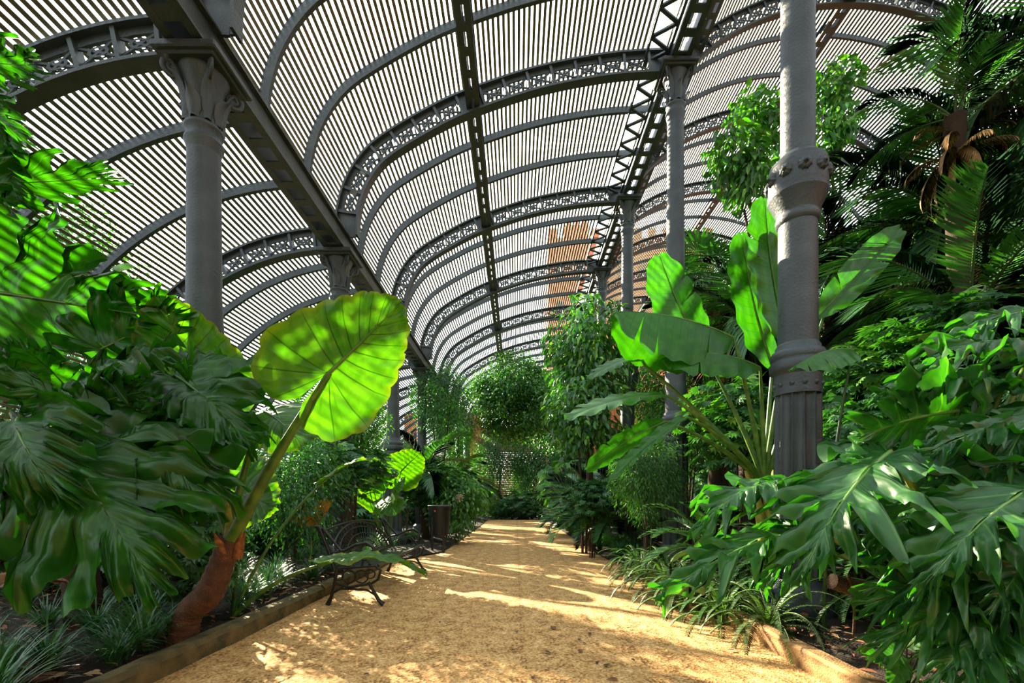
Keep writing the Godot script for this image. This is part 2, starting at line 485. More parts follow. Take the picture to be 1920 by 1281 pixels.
func column(tall: bool, label: String, group: String) -> Node3D:
	var t := thing("cast_iron_column", label, "column", Vector3.ZERO, group)
	var cap := 8.6 if tall else 5.42
	var mb := MB.new()
	mb.lathe([Vector2(0.0, 0.0), Vector2(0.34, 0.0), Vector2(0.34, 0.22), Vector2(0.30, 0.26), Vector2(0.29, 0.34), Vector2(0.245, 0.4), Vector2(0.22, 0.44)], 24)
	node("base", mb.done(M.iron), t)
	mb = MB.new()
	mb.lathe([Vector2(0.22, 0.42), Vector2(0.215, 0.6), Vector2(0.205, 2.2), Vector2(0.205, 2.24)], 144, 0.04, 12)
	mb.smooth()
	mb.lathe([Vector2(0.207, 2.22), Vector2(0.205, 2.42)], 40)
	node("fluted_drum", mb.done(M.iron), t)
	mb = MB.new()
	mb.lathe([Vector2(0.2, 2.4), Vector2(0.225, 2.44), Vector2(0.245, 2.45), Vector2(0.25, 2.52), Vector2(0.225, 2.545), Vector2(0.235, 2.56), Vector2(0.245, 2.6), Vector2(0.225, 2.64), Vector2(0.195, 2.65), Vector2(0.195, 2.69), Vector2(0.175, 2.72)], 32)
	var collar := node("collar", mb.done(M.iron), t)
	var knob := MB.new()
	knob.lathe([Vector2(0.0, 0.03), Vector2(0.02, 0.022), Vector2(0.027, 0.0), Vector2(0.02, -0.01)], 10)
	var km := knob.done(M.iron)
	for k in 12:
		var a := TAU * (k + 0.5) / 12
		node("boss", km, collar, Transform3D(Basis(Vector3.UP, -a) * Basis(Vector3.BACK, -PI / 2), Vector3(cos(a) * 0.196, 2.31, sin(a) * 0.196)))
	mb = MB.new()
	if tall:
		mb.lathe([Vector2(0.175, 2.7), Vector2(0.168, 3.9)], 32)
		node("lower_shaft", mb.done(M.iron), t)
		mb = MB.new()
		mb.lathe([Vector2(0.17, 3.88), Vector2(0.19, 3.9), Vector2(0.195, 3.94), Vector2(0.18, 3.96), Vector2(0.185, 3.98), Vector2(0.21, 4.05), Vector2(0.255, 4.14), Vector2(0.262, 4.16), Vector2(0.245, 4.165), Vector2(0.262, 4.2), Vector2(0.25, 4.21), Vector2(0.255, 4.22), Vector2(0.255, 4.42), Vector2(0.24, 4.43), Vector2(0.245, 4.46), Vector2(0.2, 4.5), Vector2(0.175, 4.53), Vector2(0.152, 4.55)], 40)
		var band := node("band", mb.done(M.iron), t)
		var ro := MB.new()
		ro.lathe([Vector2(0.0, 0.05), Vector2(0.016, 0.045), Vector2(0.026, 0.026), Vector2(0.04, 0.03), Vector2(0.06, 0.016), Vector2(0.066, -0.01)], 32, 0.010, 8)
		ro.smooth()
		var rm := ro.done(M.iron)
		for k in 10:
			var a := TAU * k / 10
			node("rosette", rm, band, Transform3D(Basis(Vector3.UP, -a) * Basis(Vector3.BACK, -PI / 2), Vector3(cos(a) * 0.252, 4.32, sin(a) * 0.252)))
		mb = MB.new()
		mb.lathe([Vector2(0.15, 4.54), Vector2(0.148, 6.0), Vector2(0.135, 7.75)], 32)
	else:
		mb.lathe([Vector2(0.175, 2.7), Vector2(0.15, 3.2), Vector2(0.143, 4.6)], 32)
	node("shaft", mb.done(M.iron), t)
	var y := cap - 0.9
	mb = MB.new()
	mb.lathe([Vector2(0.135, y), Vector2(0.15, y + 0.1), Vector2(0.168, y + 0.14), Vector2(0.165, y + 0.17), Vector2(0.145, y + 0.18), Vector2(0.145, y + 0.24), Vector2(0.165, y + 0.26), Vector2(0.168, y + 0.29), Vector2(0.15, y + 0.31)], 28)
	node("necking", mb.done(M.iron), t)
	mb = MB.new()
	mb.lathe([Vector2(0.14, y + 0.3), Vector2(0.148, y + 0.5), Vector2(0.17, y + 0.68), Vector2(0.215, y + 0.78), Vector2(0.22, y + 0.83), Vector2(0.2, y + 0.84)], 28)
	var bell := node("capital_bell", mb.done(M.iron), t)
	for k in 8:
		var a := TAU * k / 8
		node("acanthus_leaf", L.leaf_low if k % 2 == 0 else L.leaf_high, bell, Transform3D(Basis(Vector3.UP, a), Vector3(sin(a) * 0.138, y + 0.31, cos(a) * 0.138)))
	for k in 4:
		var a := TAU * (k + 0.5) / 4
		node("volute", L.volute, bell, Transform3D(Basis(Vector3.UP, a), Vector3(sin(a) * 0.2, y + 0.62, cos(a) * 0.2)))
	mb = MB.new()
	mb.box(Transform3D(Basis.IDENTITY, Vector3(0, cap - 0.035, 0)), Vector3(0.6, 0.07, 0.6), 0.012)
	mb.box(Transform3D(Basis.IDENTITY, Vector3(0, cap - 0.08, 0)), Vector3(0.52, 0.04, 0.52), 0.01)
	node("abacus", mb.done(M.iron), t)
	return t

func building() -> void:
	L.panel = lattice_mesh()
	L.leaf_low = acanthus(0.3, 0.075, 0.09)
	L.leaf_high = acanthus(0.5, 0.06, 0.14)
	var mb := MB.new()
	var sp := PackedVector3Array(); var sr := PackedFloat32Array()
	for k in 26:
		var a := k * 0.42; var r := 0.085 * (1.0 - k / 30.0)
		sp.append(Vector3(0, 0.13 + sin(a + 2.6) * r - 0.02, 0.05 - cos(a + 2.6) * r * 0.9)); sr.append(0.017 - k * 0.0003)
	mb.tube(sp, sr, 6, 1.6)
	mb.tube(pt([Vector3(0, -0.2, -0.06), Vector3(0, 0.0, -0.03), Vector3(0, 0.12, 0.02), Vector3(0, 0.19, 0.07)]), rad([0.015, 0.02, 0.022, 0.02]), 6)
	L.volute = mb.done(M.iron)
	var main := Vault.new([Vector2(-3.12, 5.75), Vector2(-3.1, 6.15), Vector2(-2.98, 6.62), Vector2(-2.74, 7.06), Vector2(-2.36, 7.44), Vector2(-1.47, 7.97), Vector2(-0.74, 8.29), Vector2(0.38, 8.65), Vector2(1.61, 8.88), Vector2(2.7, 8.95)])
	vault(main, "main", "the half vault over the path", 0.083, 0.045, 0.4, [-0.74], [M.slat])
	var ak := []
	for k in 12:
		var a := deg_to_rad(lerpf(176.0, 90.0, k / 11.0))
		ak.append(Vector2(LEFT_X + cos(a) * 4.35, 1.55 + sin(a) * 4.35))
	var aisle := Vault.new(ak)
	vault(aisle, "aisle", "the low aisle vault beside the path", 0.083, 0.045, 0.4, [], [M.slat])
	var ck := []
	for k in 25:
		var a := deg_to_rad(lerpf(178.0, 2.0, k / 24.0))
		ck.append(Vector2(8.2 + cos(a) * 5.4, 9.3 + sin(a) * 4.6))
	var nave := Vault.new(ck)
	vault(nave, "nave", "the high round nave vault", 0.1, 0.062, 0.45, [8.2], [M.slat])
	purlin(LEFT_X, 5.6, 0.22, 0.3, "paired iron beam with battens resting on the low column row")
	purlin(RIGHT_X, 8.76, 0.2, 0.28, "paired iron beam with lattice resting on the tall column row", 0.36)
	purlin(-0.74, 8.08, 0.1, 0.24, "paired iron beam along the middle of the half vault")
	purlin(8.2, 13.6, 0.18, 0.2, "paired iron beam along the crown of the high nave vault")
	purlin(4.5, 12.45, 0.14, 0.22, "paired lattice beam along the flank of the high nave vault", 0.0)
	var sl := "short grey cast-iron column of the aisle row, %s the end wall"
	var tl := "tall grey cast-iron column with rosette band, %s the end wall"
	var lc := column(false, sl % ORD[7], "short columns along the aisle")
	var tc := column(true, tl % ORD[7], "tall columns along the nave")
	for k in range(0, 8):
		var z := -(FIRST + BAY * k)
		if k == 0:
			lc.position = Vector3(LEFT_X, 0, z); tc.position = Vector3(RIGHT_X, 0, z)
		else:
			copy(lc, Vector3(LEFT_X, 0, z), 0.0, sl % ORD[7 - k]); copy(tc, Vector3(RIGHT_X, 0, z), 0.0, tl % ORD[7 - k])
	# walls
	walls()

func struct_box(called: String, label: String, mat: Material, at: Vector3, size: Vector3, category := "wall") -> MeshInstance3D:
	var mb := MB.new()
	mb.box(Transform3D.IDENTITY, size, 0.01)
	var o := node(called, mb.done(mat), self, Transform3D(Basis.IDENTITY, at))
	tag(o, label, category, "", "structure")
	return o

func walls() -> void:
	struct_box("wall_left", "low brick side wall under the aisle vault", M.brick, Vector3(-7.55, 0.8, -9.9), Vector3(0.3, 1.6, 43.6))
	struct_box("wall_right", "brick side wall beyond the high nave", M.brick, Vector3(FAR_X + 0.3, 4.6, -9.9), Vector3(0.3, 9.2, 43.6))
	struct_box("wall_front", "dark boarded end wall behind the viewer", M.slat, Vector3(3.2, 4.4, 12.1), Vector3(21.6, 8.8, 0.3))
	# end wall: brick piers and arches with louvred openings
	var e := Node3D.new(); e.name = "wall_back"; add_child(e)
	e.position = Vector3(0, 0, -END_Z)
	tag(e, "brick end wall with piers, louvred openings and upright bars", "wall", "", "structure")
	var add := func(called: String, mat: Material, c: Vector3, s: Vector3) -> void:
		var mb := MB.new(); mb.box(Transform3D.IDENTITY, s, 0.02)
		node(called, mb.done(mat), e, Transform3D(Basis.IDENTITY, c))
	for x in [-7.2, -2.95, 2.75, 8.2, 13.6]:
		add.call("pier", M.plaster, Vector3(x, 3.6, 0.15), Vector3(1.0, 7.2, 0.6))
		add.call("pier_cap", M.plaster, Vector3(x, 4.35, 0.2), Vector3(1.2, 0.25, 0.8))
	add.call("spandrel", M.plaster, Vector3(-0.1, 5.4, 0), Vector3(4.8, 1.7, 0.4))
	add.call("spandrel", M.plaster, Vector3(-5.1, 3.4, 0), Vector3(3.5, 1.4, 0.4))
	add.call("gable", M.brick, Vector3(8.2, 6.0, 0), Vector3(10.2, 6.0, 0.4))
	for k in 34:
		for sx in [[-0.1, 4.7], [-5.1, 3.4]]:
			if sx[0] < -1 and k > 20: continue
			var mb := MB.new(); mb.box(Transform3D.IDENTITY, Vector3(sx[1], 0.09, 0.03))
			node("louvre", mb.done(M.slat_warm), e, Transform3D(Basis(Vector3.RIGHT, 0.6), Vector3(sx[0], 0.3 + k * 0.125, 0)))
	for k in 5: add.call("louvre_post", M.iron, Vector3(-2.2 + k * 1.05, 2.3, 0.05), Vector3(0.08, 4.6, 0.08))
	for k in 60: add.call("upright_bar", M.iron, Vector3(-2.9 + k * 0.095, 7.2, 0), Vector3(0.03, 2.4 + 0.9 * sin(minf(k / 60.0, 1.0) * PI * 0.5), 0.03))
	# brick castle outside, seen through the slats
	var b := thing("brick_castle", "orange brick building with battlements outside beyond the slatted roof", "building", Vector3(0, 0, -52))
	var part := func(called: String, c: Vector3, s: Vector3) -> void:
		var mb := MB.new(); mb.box(Transform3D.IDENTITY, s, 0.05)
		node(called, mb.done(M.brick), b, Transform3D(Basis.IDENTITY, c))
	part.call("main_block", Vector3(12.1, 14.5, 0), Vector3(17.4, 29.0, 8.0))
	part.call("tower", Vector3(6.6, 15.6, 1.0), Vector3(2.6, 31.4, 3.0))
	for k in 12: part.call("merlon", Vector3(3.9 + k * 1.5, 29.5, 3.8), Vector3(0.8, 1.0, 0.5))
	for k in 3: part.call("merlon", Vector3(5.7 + k * 0.9, 31.6, 2.3), Vector3(0.5, 0.8, 0.4))
	var wm := MB.new(); wm.box(Transform3D.IDENTITY, Vector3(0.8, 2.0, 0.2))
	var wmm := wm.done(M.black_iron)
	for k in 8:
		for r in 3: node("window", wmm, b, Transform3D(Basis.IDENTITY, Vector3(4.6 + k * 2.2, 17.0 + r * 4.2, 4.02)))

# ------------------------------------------------------------------ ground
func ground() -> void:
	var rng := RandomNumberGenerator.new(); rng.seed = 4
	var nz := FastNoiseLite.new(); nz.seed = 3; nz.frequency = 0.5
	var mb := MB.new()
	var nx := 46; var nzz := 200
	for j in nzz + 1:
		var z := 12.0 - 40.0 * j / nzz
		for i in nx + 1:
			var x := lerpf(-2.5, 2.12, float(i) / nx)
			var y := 0.006 * nz.get_noise_2d(x * 6, z * 6) + 0.01 * nz.get_noise_2d(x * 1.5, z * 1.5)
			mb.vert(Vector3(x, y, z), Vector3.UP, Vector2(x, z))
	for j in nzz:
		for i in nx:
			var a := j * (nx + 1) + i
			mb.quad(a, a + nx + 1, a + nx + 2, a + 1)
	mb.smooth()
	for k in mb.n.size():
		if mb.n[k].y < 0: mb.n[k] = -mb.n[k]
	var p := node("path", mb.done(M.sand), self)
	tag(p, "ochre sand path running between the planted beds", "path", "", "structure")
	for side in [["soil_bed_left", -7.5, -2.42], ["soil_bed_right", 2.05, 14.0], ["soil_bed_back", -2.42, 2.05]]:
		mb = MB.new()
		var z0: float = 12.0 if side[0] != "soil_bed_back" else -27.6
		var ni := 50; var nj := 80
		for j in nj + 1:
			var z := lerpf(z0, -END_Z, float(j) / nj)
			for i in ni + 1:
				var near_x: float = -2.42 + 0.75 * smoothstep(8.6, 10.6, -z) if i >= 0 else 0.0
				var far_x: float = 2.05 - 0.3 * smoothstep(7.5, 10.0, -z)
				var x0: float = far_x if side[0] == "soil_bed_right" else side[1]
				var x1: float = near_x if side[0] == "soil_bed_left" else side[2]
				var x: float = lerpf(x0, x1, float(i) / ni)
				var edge := minf(absf(x - near_x), absf(x - far_x))
				var y := 0.03 + minf(edge, 0.8) * 0.12 + 0.025 * nz.get_noise_2d(x * 3, z * 3) * minf(1.0, edge * 4.0)
				mb.vert(Vector3(x, y, z), Vector3.UP, Vector2(x, z))
		for j in nj:
			for i in ni:
				var a := j * (ni + 1) + i
				mb.quad(a, a + ni + 1, a + ni + 2, a + 1)
		mb.smooth()
		for k in mb.n.size():
			if mb.n[k].y < 0: mb.n[k] = -mb.n[k]
		var s := node(side[0], mb.done(M.soil), self)
		tag(s, "dark soil of the planted bed " + {"soil_bed_left": "on the bench side of the path", "soil_bed_right": "on the nave side of the path", "soil_bed_back": "closing the path"}[side[0]], "soil", "", "structure")
	mb = MB.new(); mb.box(Transform3D.IDENTITY, Vector3(160, 0.1, 160))
	var g := node("ground", mb.done(M.soil), self, Transform3D(Basis.IDENTITY, Vector3(0, -0.15, -30)))
	tag(g, "plain ground outside the plant house", "ground", "", "structure")
	# timber edging
	for k in 3:
		var o := timber(2.95, M.wood_mossy, 40 + k)
		tag(o, "weathered mossy timber edging board on the bench side, %s the litter bin" % ORD[2 - k], "edging", "timber edging on the bench side", "thing")
		o.position = Vector3(-2.45, 0.05, -1.1 - k * 3.0); o.rotation.y = rng.randf_range(-0.006, 0.006)
	for k in 2:
		var o := timber(4.0 if k == 0 else 2.6, M.wood, 60 + k)
		tag(o, "pale ochre timber edging beam on the nave side, %s the date palms" % ORD[1 - k], "edging", "timber edging on the nave side", "thing")
		o.position = Vector3(2.1 + 0.02 * (k % 2), 0.05, -2.9 - (0.0 if k == 0 else k * 2.7 + 0.7)); o.rotation.y = rng.randf_range(-0.01, 0.01)

func timber(length: float, mat: Material, sd: int) -> MeshInstance3D:
	var rng := RandomNumberGenerator.new(); rng.seed = sd
	var mb := MB.new()
	var n := 14
	var prof := [Vector2(-0.075, -0.08), Vector2(-0.075, 0.075), Vector2(-0.055, 0.095), Vector2(0.04, 0.095), Vector2(0.075, 0.06), Vector2(0.075, -0.08)]
	var rings := []
	for k in n + 1:
		var z := (float(k) / n - 0.5) * length
		var jx := rng.randf_range(-0.004, 0.004); var jy := rng.randf_range(-0.005, 0.005)
		var r := []
		for q in prof: r.append(Vector3(q.x + jx, q.y + jy, z))
		rings.append(r)
	for k in n:
		for j in 6:
			mb.flat([rings[k][j], rings[k + 1][j], rings[k + 1][(j + 1) % 6], rings[k][(j + 1) % 6]])
	for e in [0, n]:
		var cap: Array = rings[e].duplicate()
		if e == n: cap.reverse()
		mb.flat(cap)
	return node(numbered("timber_edging"), mb.done(mat), self)

#PLANTS_START
# ------------------------------------------------------------------ leaves
# A blade of unit length along +Y, upper face +Z. Side veins leave the midrib at 'origin', under 'angle', with 'reach'.
func blade(o: Dictionary, mat: Material) -> ArrayMesh:
	var rng := RandomNumberGenerator.new(); rng.seed = o.get("seed", 1)
	var nq: int = o.get("nq", 99); var nv: int = o.get("nv", 6)
	var lobes: float = o.get("lobes", 9); var depth: float = o.get("depth", 0.0); var power: float = o.get("power", 3.0)
	var teeth: float = o.get("teeth", 0.0); var ruffle: float = o.get("ruffle", 0.02); var waves: float = o.get("waves", lobes)
	var arc: float = o.get("arc", 0.5); var fold: float = o.get("fold", 0.0); var bend: float = o.get("bend", 0.2)
	var quilt: float = o.get("quilt", 0.0); var curl: float = o.get("curl", -0.25); var splits: Array = o.get("splits", [])
	var start: bool = o.get("start", false); var wob: float = o.get("wob", 0.0)
	var fn := FastNoiseLite.new(); fn.seed = o.get("seed", 1); fn.frequency = 1.0
	var mb := MB.new()
	# midrib samples
	var mp := []; var na := 24
	var q0 := Vector2.ZERO
	for k in na + 1:
		var t := float(k) / na
		mp.append(q0)
		var ph := (-arc * (t + 0.5 / na)) if start else (-arc * (t + 0.5 / na - 0.5))
		q0 += Vector2(cos(ph), sin(ph)) / na
	var chord: float = 1.0 if start else mp[na].length()
	var place := func(x: float, y: float, z: float) -> Vector3:
		var t := clampf(y, 0.0, 1.0) * na
		var k := mini(int(t), na - 1)
		var b: Vector2 = mp[k].lerp(mp[k + 1], t - k)
		var d: Vector2 = (mp[k + 1] - mp[k]).normalized()
		b += d * (y - clampf(y, 0.0, 1.0))
		return Vector3(x, b.x - d.y * z, b.y + d.x * z) / chord
	var jit := []
	for k in 40: jit.append(rng.randf_range(0.82, 1.12))
	for side in [-1.0, 1.0]:
		var s := mb.v.size()
		var off := rng.randf() * TAU
		for i in nq + 1:
			var q := float(i) / nq
			var org := lerp_keys(o.origin, q); var ang := deg_to_rad(lerp_keys(o.angle, q)); var reach := lerp_keys(o.reach, q)
			var lq := q * lobes
			var ph := absf(2.0 * (lq - floorf(lq)) - 1.0)
			var k := 1.0 - depth * pow(ph, power) * smoothstep(0.0, 0.06, 1.0 - q)
			if depth > 0.2: k *= jit[(int(lq) + (20 if side > 0 else 0)) % 40]
			if teeth > 0.0: k *= 1.0 - teeth * absf(sin(q * lobes * PI * 2.0 + 0.5 + side * 0.3))
			for sp in splits:
				if side == sp[1]: k *= 1.0 - sp[2] * clampf(1.0 - absf(q - sp[0]) / 0.012, 0, 1)
			for j in nv + 1:
				var v := float(j) / nv
				var r := reach * k * v
				var a := ang + curl * v * sin(ang)
				var x: float = side * sin(a) * r
				var y := org + cos(a) * r
				var z := fold * absf(x) - bend * x * x - bend * 0.6 * minf(y, 0.0) * minf(y, 0.0)
				z += ruffle * v * v * sin(q * waves * TAU + off)
				if wob > 0.0:
					var ll: float = jit[(int(lq) * 3 + (20 if side > 0 else 5)) % 40] - 0.97
					z += wob * (fn.get_noise_2d(x * 3.0 + 7.0 * side, y * 3.0) * (0.3 + v) + fn.get_noise_2d(x * 8.0, y * 8.0 + 31.0) * 0.45 * v + ll * 3.0 * v * v * (1.0 - pow(ph, 2.0)))
				z += quilt * (1.0 - pow(absf(sin(lq * PI)), 0.5)) * -1.0 * v * (1.2 - v) * reach
				mb.vert(place.call(x, y, z), Vector3.BACK, Vector2(q, 0.5 + 0.5 * side * v))
		for i in nq:
			for j in nv:
				var a := s + i * (nv + 1) + j
				if side > 0: mb.quad(a, a + nv + 1, a + nv + 2, a + 1)
				else: mb.quad(a, a + 1, a + nv + 2, a + nv + 1)
	mb.smooth()
	var me := mb.done(mat)
	var rib := MB.new()
	var rp := PackedVector3Array(); var rr := PackedFloat32Array()
	for k in 13:
		rp.append(place.call(0.0, k / 12.5, -0.006)); rr.append(lerpf(o.get("rib", 0.013), 0.002, k / 12.0))
	rib.tube(rp, rr, 6)
	me.set_meta("midrib", rib.done(o.get("rib_mat", M.stem)))
	return me

func ear_blade(sd: int, mat: Material, arc := 0.5, fold := 0.1, bend := 0.25) -> ArrayMesh:
	return blade({"seed": sd, "rib": 0.022, "nq": 110, "nv": 8, "lobes": 11.0, "depth": 0.055, "power": 2.0, "ruffle": 0.018, "waves": 5.0, "arc": arc, "fold": fold, "bend": bend, "quilt": 0.07, "curl": -0.2,
		"angle": [[0, 176], [0.3, 88], [1, 10]], "origin": [[0, 0], [0.25, 0], [1, 0.96]],
		"wob": 0.05, "reach": [[0, 0.42], [0.04, 0.6], [0.1, 0.72], [0.2, 0.74], [0.3, 0.66], [0.45, 0.57], [0.65, 0.45], [0.85, 0.25], [1, 0.05]]}, mat)

func phil_blade(sd: int, mat: Material, arc := 0.8, fold := 0.1, depth := 0.5, ruffle := 0.045) -> ArrayMesh:
	return blade({"seed": sd, "nq": 144, "nv": 8, "lobes": 8.0, "depth": depth, "power": 3.0, "ruffle": ruffle, "waves": 13.0, "arc": arc, "fold": fold, "bend": 0.35, "quilt": 0.05, "curl": -0.3, "teeth": 0.1, "wob": 0.14,
		"angle": [[0, 168], [0.3, 84], [1, 14]], "origin": [[0, 0], [0.22, 0], [1, 0.93]],
		"reach": [[0, 0.3], [0.08, 0.46], [0.2, 0.56], [0.4, 0.6], [0.65, 0.5], [0.88, 0.32], [1, 0.14]]}, mat)

func cut_blade(sd: int, mat: Material, arc := 0.6, fold := 0.05) -> ArrayMesh:
	return blade({"seed": sd, "rib_mat": M.rib_pale, "nq": 180, "nv": 8, "lobes": 8.0, "depth": 0.78, "power": 1.35, "ruffle": 0.035, "waves": 17.0, "arc": arc, "fold": fold, "bend": 0.25, "quilt": 0.03, "curl": -0.35, "teeth": 0.26, "wob": 0.09,
		"angle": [[0, 165], [0.3, 86], [1, 12]], "origin": [[0, 0], [0.2, 0], [1, 0.93]],
		"reach": [[0, 0.35], [0.08, 0.5], [0.2, 0.62], [0.4, 0.66], [0.65, 0.55], [0.88, 0.36], [1, 0.16]]}, mat)

func paddle(sd: int, mat: Material, wide := 1.0, arc := 0.3, fold := 0.25, nsplit := 3) -> ArrayMesh:
	var rng := RandomNumberGenerator.new(); rng.seed = sd
	var sp := []
	for k in nsplit: sp.append([rng.randf_range(0.15, 0.85), -1.0 if rng.randf() < 0.5 else 1.0, rng.randf_range(0.5, 0.9)])
	return blade({"seed": sd, "rib": 0.012, "nq": 120, "nv": 6, "lobes": 16.0, "depth": 0.0, "power": 2.0, "ruffle": 0.012, "waves": 6.0, "arc": arc, "fold": fold, "bend": 0.9, "quilt": 0.0, "curl": -0.1, "splits": sp,
		"angle": [[0, 82], [0.7, 62], [1, 25]], "origin": [[0, 0], [1, 0.97]],
		"reach": [[0, 0.03], [0.05, 0.1 * wide], [0.15, 0.17 * wide], [0.4, 0.21 * wide], [0.7, 0.2 * wide], [0.88, 0.14 * wide], [1, 0.03]]}, mat)

# A feather frond: a rachis that leaves along +Y and bends towards -Z, leaflets on both sides.
func frond(o: Dictionary, mat: Material) -> ArrayMesh:
	var rng := RandomNumberGenerator.new(); rng.seed = o.get("seed", 1)
	var n: int = o.get("n", 40); var arc: float = o.get("arc", 1.3); var llen: float = o.get("len", 0.28); var w: float = o.get("w", 0.014)
	var bare: float = o.get("bare", 0.18); var vee: float = o.get("vee", 0.3); var hang: float = o.get("hang", 0.25); var cols: Array = o.cols; var fwd: float = o.get("fwd", 0.9)
	var mb := MB.new(); mb.colored = true
	var pts := PackedVector3Array(); var rr := PackedFloat32Array()
	var p := Vector3.ZERO
	var m := 18
	var tans := []
	for k in m + 1:
		pts.append(p); rr.append(lerpf(o.get("rachis", 0.011), 0.002, float(k) / m))
		var a := -arc * pow((k + 0.5) / m, 1.3)
		var d := Vector3(0, cos(a), sin(a))
		tans.append(d)
		p += d / m
	mb.tube(pts, rr, 5, 1.0, cols[0].lerp(Color(0.16, 0.2, 0.04), 0.5))
	for k in n:
		var t := lerpf(bare, 0.995, (k + 0.5) / n)
		var f := t * m; var i := mini(int(f), m - 1)
		var at := pts[i].lerp(pts[i + 1], f - i); var d: Vector3 = tans[i]
		var up := Vector3(0, -d.z, d.y)
		var ll := llen * pow(sin(PI * clampf(0.12 + 0.83 * (t - bare) / (1.0 - bare), 0, 1)), 0.6) * rng.randf_range(0.9, 1.08)
		for sg in [-1.0, 1.0]:
			var aa := lerpf(fwd + 0.35, fwd - 0.45, t) + rng.randf_range(-0.07, 0.07)
			var out: Vector3 = (Vector3.RIGHT * sg * sin(aa) + d * cos(aa) + up * (vee + rng.randf_range(-0.08, 0.08))).normalized()
			var nn: Vector3 = out.cross(d).normalized() * -sg
			var wd: Vector3 = d - out * d.dot(out)
			wd = wd.normalized() * w
			var c: Color = cols[rng.randi() % cols.size()]
			c = c * rng.randf_range(0.8, 1.2)
			var hg := Vector3(0, 0, -1) * hang * ll if o.get("local_hang", true) else Vector3.ZERO
			var mid: Vector3 = at + out * ll * 0.5 + hg * 0.2
			var tip: Vector3 = at + out * ll * 0.97 + hg
			var b := mb.v.size()
			mb.vert(at - wd * 0.3, nn, Vector2.ZERO, c); mb.vert(at + wd * 0.3, nn, Vector2.ZERO, c)
			mb.vert(mid - wd, nn, Vector2.ZERO, c); mb.vert(mid + wd, nn, Vector2.ZERO, c)
			mb.vert(tip, nn, Vector2.ZERO, c)
			mb.quad(b, b + 2, b + 3, b + 1); mb.tri(b + 2, b + 4, b + 3)
	return mb.done(mat)

# A fan: leaflets spread from the end of a stalk.
func fan(sd: int, cols: Array, mat: Material, n := 34, spread := 2.5, stalk := 0.5, arc := 0.6) -> ArrayMesh:
	var rng := RandomNumberGenerator.new(); rng.seed = sd
	var mb := MB.new(); mb.colored = true
	var pts := PackedVector3Array(); var rr := PackedFloat32Array()
	var p := Vector3.ZERO; var d := Vector3.UP
	for k in 9:
		pts.append(p); rr.append(0.012 - k * 0.0005)
		var a := -arc * k / 8.0
		d = Vector3(0, cos(a), sin(a))
		p += d * stalk / 8.0
	mb.tube(pts, rr, 5, 1.0, cols[0])
	var at := pts[8]
	var up := Vector3(0, -d.z, d.y)
	for k in n:
		var a := lerpf(-spread, spread, (k + 0.5) / n)
		var out := (d * cos(a) + Vector3.RIGHT * sin(a) + up * 0.12 * (1 if k % 2 == 0 else -1) * 0.3).normalized()
		var ll := 0.5 * (0.75 + 0.25 * cos(a * 0.6)) * rng.randf_range(0.92, 1.06)
		var wd := out.cross(up).normalized() * 0.021
		var c: Color = cols[rng.randi() % cols.size()]
		c = c * rng.randf_range(0.8, 1.2)
		var b := mb.v.size()
		var dr := -up * 0.18 * ll
		mb.vert(at, up, Vector2.ZERO, c)
		mb.vert(at + out * ll * 0.55 - wd + dr * 0.3, up, Vector2.ZERO, c); mb.vert(at + out * ll * 0.55 + wd + dr * 0.3, up, Vector2.ZERO, c)
		mb.vert(at + out * ll + dr + Vector3(0, 0, -0.06) * rng.randf(), up, Vector2.ZERO, c)
		mb.tri(b, b + 1, b + 2); mb.tri(b + 1, b + 3, b + 2)
	return mb.done(mat)

# Leaves scattered in clumps over an ellipsoid round the origin.
func crown(o: Dictionary, mat: Material) -> ArrayMesh:
	var rng := RandomNumberGenerator.new(); rng.seed = o.get("seed", 1)
	var r: Vector3 = o.r; var n: int = o.n; var ll: float = o.len; var asp: float = o.get("asp", 0.42); var cols: Array = o.cols
	var clumps: int = o.get("clumps", 60); var spread: float = o.get("spread", 0.22); var palm: int = o.get("palm", 0); var droop: float = o.get("droop", 0.3)
	var mb := MB.new(); mb.colored = true
	var cc := []
	for k in clumps:
		var d := Vector3(rng.randfn(), rng.randfn(), rng.randfn()).normalized()
		cc.append([d * pow(rng.randf(), 0.4), rng.randf_range(0.7, 1.3)])
	for k in n:
		var c: Array = cc[rng.randi() % clumps]
		var u: Vector3 = c[0] + Vector3(rng.randfn(), rng.randfn(), rng.randfn()) * spread * 0.6
		if u.length() > 1.15: u = u.normalized() * 1.15
		var at := u * r
		var outw := (u.normalized() * 0.8 + Vector3(rng.randfn(), rng.randfn(), rng.randfn()) * 0.5).normalized()
		var nn := (Vector3.UP * 0.8 + outw * 0.5 + Vector3(rng.randfn(), rng.randfn(), rng.randfn()) * 0.3).normalized()
		var dir := outw - nn * outw.dot(nn)
		if dir.length() < 0.05: dir = Vector3.RIGHT - nn * nn.x
		dir = (dir.normalized() - Vector3.UP * droop * rng.randf()).normalized()
		var col: Color = cols[rng.randi() % cols.size()]
		col = col * (c[1] * rng.randf_range(0.8, 1.2))
		var l := ll * rng.randf_range(0.7, 1.2)
		if palm == 0:
			leaflet(mb, at, dir, nn, l, asp, col, o.get("fine", false))
		else:
			var x := dir.cross(nn).normalized()
			for q in palm:
				var a := lerpf(-1.9, 1.9, (q + 0.5) / palm)
				leaflet(mb, at, dir * cos(a) + x * sin(a) - nn * 0.15, nn, l * (0.7 + 0.3 * cos(a)), asp, col, true)
	return mb.done(mat)

